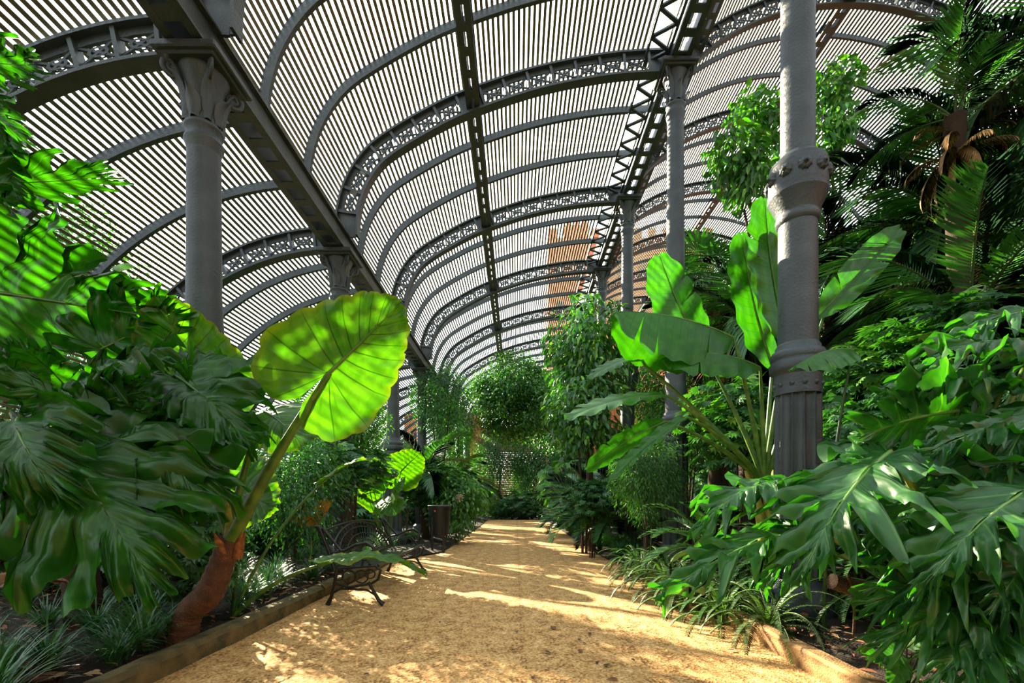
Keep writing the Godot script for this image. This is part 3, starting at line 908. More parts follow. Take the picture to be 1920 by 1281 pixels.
func leaflet(mb: MB, at: Vector3, dir: Vector3, nn: Vector3, l: float, asp: float, col: Color, simple: bool) -> void:
	var x := dir.cross(nn).normalized()
	var up := x.cross(dir).normalized()
	var w := x * l * asp * 0.5
	var b := mb.v.size()
	if simple:
		mb.vert(at, up, Vector2.ZERO, col); mb.vert(at + dir * l * 0.45 - w + up * l * 0.06, (up + x * 0.4).normalized(), Vector2.ZERO, col)
		mb.vert(at + dir * l * 0.45 + w + up * l * 0.06, (up - x * 0.4).normalized(), Vector2.ZERO, col); mb.vert(at + dir * l - up * l * 0.08, up, Vector2.ZERO, col)
		mb.tri(b, b + 1, b + 3); mb.tri(b, b + 3, b + 2)
	else:
		mb.vert(at, up, Vector2.ZERO, col)
		for s in [-1.0, 1.0]:
			var nv: Vector3 = (up - x * s * 0.45).normalized()
			mb.vert(at + dir * l * 0.3 + w * s * 0.9 + up * l * 0.06, nv, Vector2.ZERO, col)
			mb.vert(at + dir * l * 0.65 + w * s * 0.8 + up * l * 0.03, nv, Vector2.ZERO, col)
		mb.vert(at + dir * l - up * l * 0.12, up, Vector2.ZERO, col)
		mb.vert(at + dir * l * 0.5, up, Vector2.ZERO, col)
		mb.tri(b, b + 1, b + 6); mb.tri(b + 1, b + 2, b + 6); mb.tri(b + 2, b + 5, b + 6)
		mb.tri(b, b + 6, b + 3); mb.tri(b + 3, b + 6, b + 4); mb.tri(b + 4, b + 6, b + 5)

func tuft(sd: int, n: int, ll: float, w: float, cols: Array, mat: Material, arc := 1.6) -> ArrayMesh:
	var rng := RandomNumberGenerator.new(); rng.seed = sd
	var mb := MB.new(); mb.colored = true
	for k in n:
		var az := rng.randf() * TAU
		var o := Vector3(cos(az), 0, sin(az)); var x := Vector3(-sin(az), 0, cos(az))
		var tilt := rng.randf_range(0.05, 0.6); var bend := rng.randf_range(0.5, 1.0) * arc
		var l := ll * rng.randf_range(0.6, 1.15)
		var c: Color = cols[rng.randi() % cols.size()]
		c = c * rng.randf_range(0.75, 1.25)
		var p := o * rng.randf() * 0.05
		var b := mb.v.size()
		var m := 6
		for j in m + 1:
			var t := float(j) / m
			var a := tilt + bend * t
			var d := Vector3.UP * cos(a) + o * sin(a)
			var nn := Vector3.UP * sin(a) - o * cos(a)
			var ww := w * (1.0 - pow(t, 3.0)) + 0.0006
			mb.vert(p - x * ww, nn, Vector2.ZERO, c); mb.vert(p + x * ww, nn, Vector2.ZERO, c)
			p += d * l / m
		for j in m:
			mb.quad(b + j * 2, b + j * 2 + 2, b + j * 2 + 3, b + j * 2 + 1)
	return mb.done(mat)

# ------------------------------------------------------------------ putting plants together
func basis_for(dir: Vector3, face: Vector3) -> Basis:
	var y := dir.normalized()
	var z := (face - y * face.dot(y)).normalized()
	return Basis(y.cross(z), y, z)

func hero(t: Node3D, mesh: ArrayMesh, a: Vector3, b: Vector3, face: Vector3, wide := 1.0, called := "leaf") -> MeshInstance3D:
	var bs := basis_for(b - a, face)
	var l := a.distance_to(b)
	var o := node(called, mesh, t, Transform3D(Basis(bs.x * l * wide, bs.y * l, bs.z * l), a - t.position))
	if mesh.has_meta("midrib"): node("midrib", mesh.get_meta("midrib"), o)
	return o

func stalk(t: Node3D, a: Vector3, b: Vector3, bow: Vector3, r0: float, r1: float, mat: Material, called := "petiole") -> void:
	var mb := MB.new()
	var p := PackedVector3Array(); var r := PackedFloat32Array()
	var c := (a + b) * 0.5 + bow
	for k in 13:
		var s := k / 12.0
		p.append(a.lerp(c, s).lerp(c.lerp(b, s), s) - t.position); r.append(lerpf(r0, r1, s))
	mb.tube(p, r, 8)
	node(called, mb.done(mat), t)

func rosette(called: String, label: String, category: String, at: Vector3, mesh: ArrayMesh, n: int, size: float, tilt0: float, tilt1: float, sd: int, group := "", part := "frond") -> Node3D:
	var rng := RandomNumberGenerator.new(); rng.seed = sd
	var t := thing(called, label, category, at, group)
	for k in n:
		var az := TAU * (k * 0.381966) + rng.randf_range(-0.25, 0.25)
		var o := Vector3(cos(az), 0, sin(az))
		var tl := lerpf(tilt0, tilt1, (k + 0.5) / n) + rng.randf_range(-0.08, 0.08)
		var d := Vector3.UP * cos(tl) + o * sin(tl)
		var f := Vector3.UP * sin(tl) - o * cos(tl)
		var s := size * rng.randf_range(0.85, 1.12)
		node(part, mesh, t, Transform3D(basis_for(d, f).scaled(Vector3.ONE * s), o * 0.02))
	return t

func trunk_mesh(p: Array, r: Array, mat: Material, rings := 0.0) -> ArrayMesh:
	var mb := MB.new()
	var pp := PackedVector3Array(); var rr := PackedFloat32Array()
	var n := 60 if rings > 0.0 else 10
	for k in n + 1:
		var f := float(k) / n * (p.size() - 1)
		var i := mini(int(f), p.size() - 2)
		var a: Vector3 = p[maxi(i - 1, 0)]; var d: Vector3 = p[mini(i + 2, p.size() - 1)]
		pp.append((p[i] as Vector3).cubic_interpolate(p[i + 1], a, d, f - i))
		rr.append(lerpf(r[i], r[i + 1], f - i) * (1.0 + rings * (1.0 if k % 3 == 0 else (-0.6 if k % 3 == 1 else 0.1))))
	mb.tube(pp, rr, 12)
	if rings > 0.0: mb.smooth()
	return mb.done(mat)

func shrub(called: String, label: String, category: String, centre: Vector3, mesh: ArrayMesh, scale: Vector3, turn: float, group := "", stems := 3) -> Node3D:
	var rng := RandomNumberGenerator.new(); rng.seed = int(absf(centre.x * 37 + centre.z * 91))
	var t := thing(called, label, category, Vector3(centre.x, 0.05, centre.z), group)
	var h := centre.y - 0.05
	var o := node("foliage", mesh, t, Transform3D(Basis(Vector3.UP, turn).scaled(scale), Vector3(0, h, 0)))
	o.set_meta("kind", "stuff")
	for k in stems:
		var a := TAU * k / maxi(stems, 1) + rng.randf()
		var e := Vector3(cos(a) * scale.x * 0.4, h + scale.y * 0.3 * rng.randf(), sin(a) * scale.z * 0.4)
		var r := clampf(h * 0.006, 0.005, 0.05) if stems > 1 else clampf(h * 0.014, 0.01, 0.1)
		if stems == 1: e = Vector3(0, h + scale.y * 0.3, 0)
		node("trunk" if stems == 1 else "stem", trunk_mesh([Vector3(cos(a) * 0.05, -0.05, sin(a) * 0.05), Vector3(e.x * 0.3, h * 0.5, e.z * 0.3), e], [r * 1.6, r * 1.2, r * 0.5], M.bark), t)
	return t

func many(label: String, at: Vector3, rows: Array, mesh: ArrayMesh) -> void:
	var t := thing("tree", label, "tree", at)
	var fork := Vector3(0.0, 3.6, 0.0)
	node("trunk", trunk_mesh([Vector3(0, -0.05, 0), Vector3(0.12, 1.8, 0.05), fork], [0.07, 0.055, 0.045], M.bark), t)
	for k in rows.size():
		var q: Array = rows[k]
		var c := px(q[0], q[1], q[2]) - at
		var f := node("foliage", mesh, t, Transform3D(Basis(Vector3.UP, k * 1.7) * Basis(Vector3.BACK, 0.3 - 0.25 * k), c).scaled_local(Vector3(q[3], q[4], q[3])))
		f.set_meta("kind", "stuff")
		node("branch", trunk_mesh([fork + Vector3(0, -0.05, 0), fork.lerp(c, 0.5) + Vector3(0.12, 0.1, 0), c], [0.04, 0.028, 0.012], M.bark), t)

func g(r: float, gg: float, b: float) -> Color:
	return Color(r, gg, b)

func leaf_library() -> void:
	L.ear = ear_blade(1, M.ear, 0.35, 0.12); L.ear2 = ear_blade(2, M.ear, 0.6, -0.05, 0.45); L.ear3 = ear_blade(3, M.ear, 0.4, 0.1, 0.3)
	L.ear_lime = ear_blade(4, M.ear, 0.4, 0.15); L.ear_yellow = ear_blade(5, M.yellow_leaf, 0.6, 0.2); L.ear_folded = ear_blade(6, M.ear, 0.7, 0.12, 0.12)
	L.phil = phil_blade(7, M.phil); L.phil2 = phil_blade(8, M.phil, 1.2, -0.15, 0.58); L.phil3 = phil_blade(9, M.phil, 0.5, 0.3, 0.45)
	L.phil_light = phil_blade(10, M.phil, 0.5, 0.05, 0.5); L.phil_light2 = phil_blade(11, M.phil, 0.9, 0.2, 0.55)
	L.cut = cut_blade(12, M.selloum); L.cut2 = cut_blade(13, M.selloum, 0.9, -0.08); L.cut3 = cut_blade(14, M.selloum, 0.6, 0.15); L.cut_light = cut_blade(15, M.selloum, 0.7, 0.1)
	L.pad = paddle(16, M.banana, 1.0, 0.3, 0.25, 2); L.pad2 = paddle(17, M.banana, 0.9, 0.5, 0.15, 3); L.pad_hang = paddle(39, M.banana, 1.15, 0.45, -1.5, 3); L.pad3 = paddle(37, M.banana, 1.0, 0.25, 0.3, 3); L.pad_dark = paddle(18, M.banana, 0.9, 0.5, 0.2, 2); L.pad_fold = paddle(19, M.banana, 1.1, 0.7, -0.75, 2); L.pad_thin = paddle(20, M.banana, 0.62, 0.35, 0.3, 2)
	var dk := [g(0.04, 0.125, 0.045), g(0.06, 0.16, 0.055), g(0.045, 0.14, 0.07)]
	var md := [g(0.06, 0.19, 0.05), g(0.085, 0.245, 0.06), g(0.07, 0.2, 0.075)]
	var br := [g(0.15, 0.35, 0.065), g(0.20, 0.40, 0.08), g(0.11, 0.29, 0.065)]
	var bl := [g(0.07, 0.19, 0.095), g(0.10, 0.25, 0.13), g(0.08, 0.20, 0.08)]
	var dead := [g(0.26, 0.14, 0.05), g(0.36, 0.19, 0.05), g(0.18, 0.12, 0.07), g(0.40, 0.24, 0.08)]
	L.cols = {"dk": dk, "md": md, "br": br, "bl": bl, "dead": dead}
	L.palm = frond({"seed": 1, "n": 54, "arc": 1.3, "len": 0.3, "w": 0.011, "cols": bl, "hang": 0.35}, M.glossy)
	L.palm_dark = frond({"seed": 2, "n": 52, "arc": 1.4, "len": 0.3, "w": 0.0085, "cols": bl + md, "hang": 0.6, "vee": 0.1}, M.glossy)
	L.palm_dead = frond({"seed": 3, "n": 44, "arc": 0.9, "len": 0.22, "w": 0.010, "cols": dead, "hang": 0.7, "vee": 0.0, "fwd": 0.6}, M.dull)
	L.phoenix = frond({"seed": 4, "n": 60, "arc": 1.1, "len": 0.26, "w": 0.006, "cols": bl + md, "hang": 0.1, "vee": 0.45}, M.glossy)
	L.cycad = frond({"seed": 5, "n": 46, "arc": 1.2, "len": 0.2, "w": 0.008, "cols": br + md, "hang": 0.15}, M.glossy)
	L.fern = frond({"seed": 6, "n": 46, "arc": 1.9, "len": 0.085, "w": 0.0062, "bare": 0.06, "cols": br + md, "hang": 0.1, "fwd": 1.2, "vee": 0.05, "rachis": 0.008}, M.foliage)
	L.fern_pale = frond({"seed": 7, "n": 46, "arc": 2.1, "len": 0.08, "w": 0.0062, "bare": 0.06, "cols": [g(0.2, 0.34, 0.14), g(0.26, 0.4, 0.2), g(0.14, 0.28, 0.08)], "hang": 0.1, "fwd": 1.2, "vee": 0.05, "rachis": 0.008}, M.foliage)
	L.fan = fan(1, bl + md, M.glossy); L.fan_dark = fan(2, dk + bl, M.glossy, 40, 2.7); L.fan_dead = fan(3, dead, M.dull, 30, 1.5, 0.5, 1.0)
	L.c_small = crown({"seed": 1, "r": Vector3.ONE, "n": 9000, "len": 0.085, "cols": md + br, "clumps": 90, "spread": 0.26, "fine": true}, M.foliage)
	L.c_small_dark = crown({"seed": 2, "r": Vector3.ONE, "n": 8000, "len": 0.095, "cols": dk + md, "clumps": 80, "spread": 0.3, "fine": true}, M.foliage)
	L.c_glossy = crown({"seed": 3, "r": Vector3.ONE, "n": 2600, "len": 0.2, "asp": 0.42, "cols": md + dk + br, "clumps": 90, "spread": 0.3, "droop": 0.9}, M.glossy)
	L.c_bright = crown({"seed": 4, "r": Vector3.ONE, "n": 3000, "len": 0.17, "asp": 0.5, "cols": br + md, "clumps": 70, "spread": 0.3, "droop": 0.5}, M.foliage)
	L.c_large = crown({"seed": 9, "r": Vector3.ONE, "n": 430, "len": 0.42, "asp": 0.55, "cols": br + md, "clumps": 60, "spread": 0.45, "droop": 0.9}, M.foliage)
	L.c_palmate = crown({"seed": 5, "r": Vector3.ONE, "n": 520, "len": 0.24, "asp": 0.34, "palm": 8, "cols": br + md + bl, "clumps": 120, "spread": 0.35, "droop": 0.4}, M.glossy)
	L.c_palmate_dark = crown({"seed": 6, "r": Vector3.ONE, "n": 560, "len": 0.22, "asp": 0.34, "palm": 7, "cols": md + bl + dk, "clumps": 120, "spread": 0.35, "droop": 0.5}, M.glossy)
	L.c_wispy = crown({"seed": 7, "r": Vector3.ONE, "n": 9000, "len": 0.13, "asp": 0.13, "cols": md + [g(0.1, 0.2, 0.07), g(0.14, 0.26, 0.1)], "clumps": 120, "spread": 0.3, "fine": true}, M.foliage)
	L.c_dense = crown({"seed": 8, "r": Vector3.ONE, "n": 26000, "len": 0.085, "cols": md + br + dk, "clumps": 200, "spread": 0.2, "fine": true}, M.foliage)
	L.tuft_dark = tuft(1, 110, 0.42, 0.005, dk + bl, M.glossy)
	L.tuft_dark2 = tuft(2, 90, 0.36, 0.0055, dk + bl, M.glossy, 2.0)
	L.tuft_green = tuft(3, 170, 0.4, 0.0034, bl + md, M.glossy, 1.9)
	L.tuft_bright = tuft(4, 90, 0.42, 0.006, br + md, M.foliage, 1.8)

func plants() -> void:
	leaf_library()
	elephant_ears()
	philodendrons()
	selloums()
	banana()
	palms()
	trees()
	ground_cover()
	furniture()

func elephant_ears() -> void:
	# the big elephant ear with the bare ringed trunk by the path
	var at := Vector3(-2.62, 0.05, -3.55)
	var t := thing("elephant_ear_plant", "tall elephant ear with ringed brown trunk and one huge backlit green leaf", "plant", at)
	var head := px(432, 1018, 3.5)
	node("trunk", trunk_mesh([Vector3(0, -0.05, 0), Vector3(0.05, 0.25, 0.0), (head - at) * 0.55 + Vector3(0.02, 0, 0), head - at + Vector3(0, 0.03, 0)], [0.105, 0.095, 0.1, 0.075], M.bark_red, 0.07), t)
	stalk(t, head + Vector3(-0.01, -0.05, 0), head + Vector3(-0.03, 0.42, 0.02), Vector3(0.03, 0, 0), 0.05, 0.004, M.stem_yellow, "spathe")
	for k in 4:
		var a := TAU * k / 4.0 + 0.4
		var mb := MB.new()
		mb.tube(pt([head - at + Vector3(cos(a) * 0.06, -0.12, sin(a) * 0.06), head - at + Vector3(cos(a) * 0.085, 0.0, sin(a) * 0.085), head - at + Vector3(cos(a) * 0.13, 0.08, sin(a) * 0.12)]), rad([0.04, 0.035, 0.004]), 6, 0.3)
		node("sheath", mb.done(M.sheath), t)
	var b1 := px(617, 700, 3.05)
	stalk(t, head, b1, Vector3(-0.04, 0.02, 0), 0.055, 0.02, M.stem)
	hero(t, L.ear, b1, px(752, 568, 2.85), Vector3(-0.28, 0.28, -0.92), 0.86)
	var b2 := px(497, 772, 3.75)
	stalk(t, head, b2, Vector3(-0.1, 0.05, -0.05), 0.04, 0.014, M.stem)
	hero(t, L.ear2, b2, px(572, 838, 3.45), Vector3(-0.1, 0.75, 0.65), 0.95)
	var b5 := px(362, 715, 3.7)
	stalk(t, head, b5, Vector3(-0.1, 0.1, -0.05), 0.04, 0.014, M.stem)
	hero(t, L.ear, b5, px(300, 556, 3.5), Vector3(-0.35, 0.1, -0.95), 1.0)
	var b3 := px(366, 806, 3.95)
	stalk(t, head, b3, Vector3(-0.1, 0.1, -0.1), 0.03, 0.012, M.stem)
	hero(t, L.ear2, b3, px(280, 775, 3.6), Vector3(0.05, 0.75, 0.65), 1.05)
	# the second, trunkless one beside the timber
	var at2 := Vector3(-2.72, 0.05, -4.35)
	var u := thing("elephant_ear_plant", "young elephant ear with one low stalk reaching over the iron bench", "plant", at2)
	var c2 := at2 + Vector3(0, 0.02, 0)
	var b6 := px(668, 1046, 4.55)
	stalk(u, c2, b6, Vector3(-0.2, 0.18, 0.02), 0.028, 0.011, M.stem)
	hero(u, L.ear_folded, b6, px(800, 1078, 4.85), Vector3(0.05, 0.97, 0.1), 0.3)
	var b4 := px(448, 925, 4.25)
	stalk(u, c2, b4, Vector3(0.03, 0.1, 0), 0.022, 0.01, M.stem_dark)
	hero(u, L.ear3, b4, px(520, 952, 4.05), Vector3(-0.15, 0.35, 0.9), 1.15)
	var b8 := px(632, 882, 4.9)
	stalk(u, c2, b8, Vector3(-0.2, 0.15, 0), 0.018, 0.009, M.stem)
	hero(u, L.ear_folded, b8, px(712, 862, 5.0), Vector3(-0.1, 0.97, 0.12), 0.5)
	var b9 := px(420, 880, 4.5)
	stalk(u, c2, b9, Vector3(-0.1, 0.1, 0), 0.02, 0.009, M.stem)
	hero(u, L.ear, b9, px(395, 945, 4.3), Vector3(-0.3, 0.4, -0.8), 1.1)
	# small yellowing one
	var at3 := px(578, 1000, 6.4); at3.y = 0.05
	var w := thing("elephant_ear_plant", "small elephant ear with one leaf turned yellow and orange", "plant", at3)
	var b7 := px(582, 958, 6.4)
	stalk(w, at3, b7, Vector3(0.05, 0, 0), 0.012, 0.006, M.stem_yellow)
	hero(w, L.ear_yellow, b7, px(588, 988, 6.2), Vector3(0.1, 0.3, 0.9), 1.4)
	# lime-lit clump further along
	var at4 := Vector3(-2.75, 0.05, -9.6)
	var x := thing("elephant_ear_plant", "clump of elephant ears with a glowing lime leaf beside the litter bin", "plant", at4)
	for q in [[752, 884, 788, 850, -1, 1.0], [718, 905, 702, 882, -1, 1.0], [735, 925, 760, 900, 1, 1.0], [700, 915, 670, 900, -1, 1.0], [690, 935, 655, 930, 1, 1.0], [725, 940, 745, 965, 1, 1.0], [685, 895, 665, 875, -1, 1.0]]:
		var a := px(q[0], q[1], 9.4); var b := px(q[2], q[3], 9.1)
		stalk(x, at4, a, Vector3(0, 0.1, 0), 0.018, 0.008, M.stem)
		hero(x, L.ear_lime if q[4] < 0 else L.ear2, a, b, Vector3(-0.3, 0.3, -0.9) if q[4] < 0 else Vector3(0, 0.6, 0.7), q[5])

func philodendrons() -> void:
	var rng := RandomNumberGenerator.new(); rng.seed = 31
	var at := Vector3(-3.75, 0.05, -3.9)
	var t := thing("philodendron", "big tree philodendron with dark trunk and lobed leaves under the aisle vault", "plant", at)
	var head := Vector3(-3.75, 1.45, -3.8)
	node("trunk", trunk_mesh([Vector3(0.05, -0.05, 0), Vector3(0.0, 0.5, 0.0), Vector3(-0.08, 1.0, 0.05), head - at], [0.14, 0.13, 0.13, 0.1], M.bark, 0.04), t)
	# base x, y, depth, tip x, y, depth, face, which, wide
	var rows := [
		[-75, 538, 3.5, 275, 592, 3.5, Vector3(-0.15, 0.3, -0.95), "phil_light", 1.0],
		[190, 655, 3.6, 335, 575, 3.5, Vector3(-0.4, 0.3, -0.85), "phil_light2", 0.9],
		[108, 822, 2.5, 296, 1108, 2.2, Vector3(0.45, 0.45, 0.8), "phil", 0.95],
		[150, 815, 2.7, -20, 690, 2.3, Vector3(0.1, 0.65, 0.75), "phil2", 0.9],
		[215, 790, 2.9, 395, 960, 2.5, Vector3(0.35, 0.6, 0.7), "phil2", 0.85],
		[330, 705, 3.2, 478, 842, 2.9, Vector3(0.3, 0.55, 0.75), "phil3", 0.85],
		[150, 735, 3.0, 338, 690, 2.7, Vector3(0.1, 0.75, 0.6), "phil", 0.7],
		[120, 720, 3.3, 10, 640, 2.8, Vector3(0.0, 0.6, 0.8), "phil2", 0.8],
		[60, 860, 2.4, -70, 905, 2.1, Vector3(0.2, 0.7, 0.6), "phil", 0.7],
		[170, 760, 2.7, 275, 735, 2.5, Vector3(0.0, 0.5, -0.8), "phil_light2", 0.6],
		[40, 780, 2.4, 120, 940, 2.1, Vector3(0.1, 0.5, 0.85), "phil2", 0.8],
		[330, 800, 3.3, 420, 880, 3.0, Vector3(0.2, 0.6, 0.7), "phil3", 0.8],
		[120, 880, 2.9, 200, 1020, 2.6, Vector3(0.3, 0.5, 0.8), "phil3", 0.8],
		[60, 900, 3.0, -10, 1010, 2.7, Vector3(0.1, 0.5, 0.8), "phil2", 0.9],
		[260, 850, 3.1, 330, 1000, 2.8, Vector3(0.3, 0.5, 0.8), "phil", 0.7],
	]
	for q in rows:
		var a := px(q[0], q[1], q[2])
		stalk(t, head, a, Vector3(0, 0.12, 0), 0.03, 0.014, M.stem_dark)
		hero(t, L[q[7]], a, px(q[3], q[4], q[5]), q[6], q[8])
	# a taller neighbour whose lowest leaves hang into view
	var at2 := Vector3(-3.6, 0.05, -2.2)
	var u := thing("philodendron", "taller philodendron with ragged lobed leaves reaching across the aisle slats", "plant", at2)
	var h2 := Vector3(-3.5, 2.9, -2.5)
	node("trunk", trunk_mesh([Vector3(0, -0.05, 0), Vector3(-0.1, 1.4, 0.0), h2 - at2], [0.13, 0.12, 0.09], M.bark, 0.03), u)
	for q in [[-45, 345, 2.6, 215, 330, 2.7, Vector3(-0.2, 0.5, -0.85), "phil_light2", 0.4], [-70, 165, 2.6, 50, 270, 2.6, Vector3(-0.3, 0.4, -0.85), "phil_light", 0.7], [-40, 250, 2.7, 35, 380, 2.6, Vector3(-0.2, 0.4, -0.9), "phil_light", 0.7], [-60, 110, 2.7, 66, 120, 2.6, Vector3(-0.2, 0.5, -0.8), "phil_light2", 0.5]]:
		var a := px(q[0], q[1], q[2])
		stalk(u, h2, a, Vector3(0, 0.1, 0), 0.022, 0.012, M.stem)
		hero(u, L[q[7]], a, px(q[3], q[4], q[5]), q[6], q[8])

func selloums() -> void:
	var at := Vector3(2.75, 0.05, -2.95)
	var t := thing("cut_leaf_philodendron", "cut-leaf philodendron with glossy pale leaves spreading over the timber edging", "plant", at)
	var head := px(1765, 1040, 2.9)
	at = t.position
	node("trunk", trunk_mesh([px(1560, 1090, 3.0) - at, px(1640, 1110, 3.0) - at, px(1720, 1090, 2.95) - at, head - at], [0.05, 0.06, 0.06, 0.06], M.bark, 0.08), t)
	for q in [[1590, 1080, 1600, 1190], [1690, 1085, 1800, 1180], [1640, 1100, 1700, 1160]]:
		stalk(t, px(q[0], q[1], 2.95), px(q[2], q[3], 3.0), Vector3(0.02, 0.05, 0.03), 0.01, 0.008, M.bark, "root")
	var rows := [
		[1668, 846, 2.5, 1500, 1085, 2.15, Vector3(-0.5, 0.75, 0.34), "cut", 0.95, "y"],
		[1480, 905, 2.95, 1310, 990, 2.7, Vector3(-0.5, 0.75, 0.34), "cut2", 0.8, "d"],
		[1490, 1000, 2.75, 1245, 1120, 2.5, Vector3(-0.5, 0.75, 0.34), "cut", 0.6, "d"],
		[1960, 905, 2.1, 1740, 1090, 1.85, Vector3(-0.5, 0.75, 0.34), "cut", 0.95, "d"],
		[1795, 770, 2.75, 1585, 850, 2.5, Vector3(-0.25, 0.5, -0.7), "cut_light", 0.95, "s"],
		[1930, 812, 2.5, 1740, 850, 2.3, Vector3(-0.5, 0.75, 0.34), "cut3", 0.8, "s"],
		[1740, 905, 2.7, 1640, 1060, 2.4, Vector3(-0.5, 0.75, 0.34), "cut3", 0.9, "s"],
		[1905, 990, 2.4, 1700, 1140, 2.1, Vector3(-0.5, 0.75, 0.34), "cut2", 0.8, "d"],
		[1800, 860, 2.6, 1900, 960, 2.2, Vector3(-0.45, 0.75, 0.42), "cut3", 0.9, "d"],
		[1600, 960, 2.9, 1440, 1090, 2.6, Vector3(-0.45, 0.75, 0.42), "cut2", 0.9, "d"],
		[1560, 930, 3.1, 1400, 930, 2.9, Vector3(-0.5, 0.75, 0.34), "cut3", 0.9, "d"],
		[1880, 720, 2.8, 1660, 745, 2.7, Vector3(-0.5, 0.75, 0.34), "cut", 0.8, "s"],
		[1960, 660, 2.9, 1720, 690, 2.8, Vector3(-0.5, 0.75, 0.34), "cut2", 0.8, "s"],
		[1970, 580, 3.1, 1790, 640, 3.0, Vector3(-0.5, 0.75, 0.34), "cut", 0.8, "s"],
		[1860, 830, 2.6, 1840, 700, 2.9, Vector3(0, 0.6, -0.6), "cut_light", 0.9, "s"],
		[1990, 760, 2.6, 1880, 880, 2.2, Vector3(-0.5, 0.75, 0.34), "cut2", 0.9, "s"],
	]
	var k := 0
	for q in rows:
		var a := px(q[0], q[1], q[2])
		stalk(t, head, a, Vector3(0.05, 0.06, -0.02), 0.03 if q[9] != "y" else 0.036, 0.014, {"y": M.stem_yellow, "d": M.stem_dark, "s": M.stem}[q[9]])
		hero(t, L[q[7]], a, px(q[3], q[4], q[5]), q[6], q[8])
		k += 1
	# low one at the bottom corner
	var at2 := px(1850, 1200, 2.55); at2.y = 0.06
	var u := thing("cut_leaf_philodendron", "low cut-leaf philodendron with dull dark leaves near the timber end", "plant", at2)
	for q in [[1835, 1100, 2.4, 1610, 1140, 2.2, "cut3"], [1840, 1140, 2.35, 1640, 1215, 2.1, "cut2"], [1900, 1120, 2.3, 1800, 1290, 2.0, "cut"], [1860, 1160, 2.3, 1740, 1290, 2.0, "cut3"], [1930, 1080, 2.3, 1990, 1220, 2.0, "cut2"], [1850, 1080, 2.5, 1760, 1160, 2.3, "cut"], [1930, 1040, 2.4, 1850, 1160, 2.1, "cut3"]]:
		var a := px(q[0], q[1], q[2])
		stalk(u, at2, a, Vector3(0, 0.08, 0), 0.016, 0.009, M.stem_dark)
		hero(u, L[q[6]], a, px(q[3], q[4], q[5]), Vector3(-0.05, 0.85, 0.5), 0.85)
	# broad-leaved seedling with simple leaves
	var at3 := px(1700, 1290, 2.6); at3.y = 0.05; at3.z = -2.75
	at3.x = (1700.0 - 968.0) / FOCAL * 2.75
	var w := thing("leafy_seedling", "small plant with plain oval leaves below the cut-leaf philodendron", "plant", at3)
	var oval := blade({"seed": 4, "nq": 40, "nv": 5, "lobes": 8.0, "depth": 0.02, "ruffle": 0.02, "arc": 0.8, "fold": 0.25, "bend": 0.5, "quilt": 0.06, "angle": [[0, 85], [0.7, 55], [1, 15]], "origin": [[0, 0], [1, 0.97]], "reach": [[0, 0.04], [0.1, 0.18], [0.4, 0.26], [0.75, 0.18], [1, 0.03]]}, M.selloum)
	for q in [[1690, 1235, 1665, 1290], [1690, 1225, 1640, 1240], [1710, 1225, 1770, 1250], [1700, 1215, 1720, 1160], [1760, 1240, 1790, 1290], [1755, 1235, 1815, 1250], [1650, 1250, 1610, 1225], [1740, 1190, 1700, 1150], [1780, 1215, 1770, 1160]]:
		var a := px(q[0], q[1], 2.45)
		stalk(w, at3, a, Vector3(0, 0.03, 0), 0.006, 0.004, M.stem_dark)
		hero(w, oval, a, px(q[2], q[3], 2.3), Vector3(0, 0.7, 0.7), 1.0)

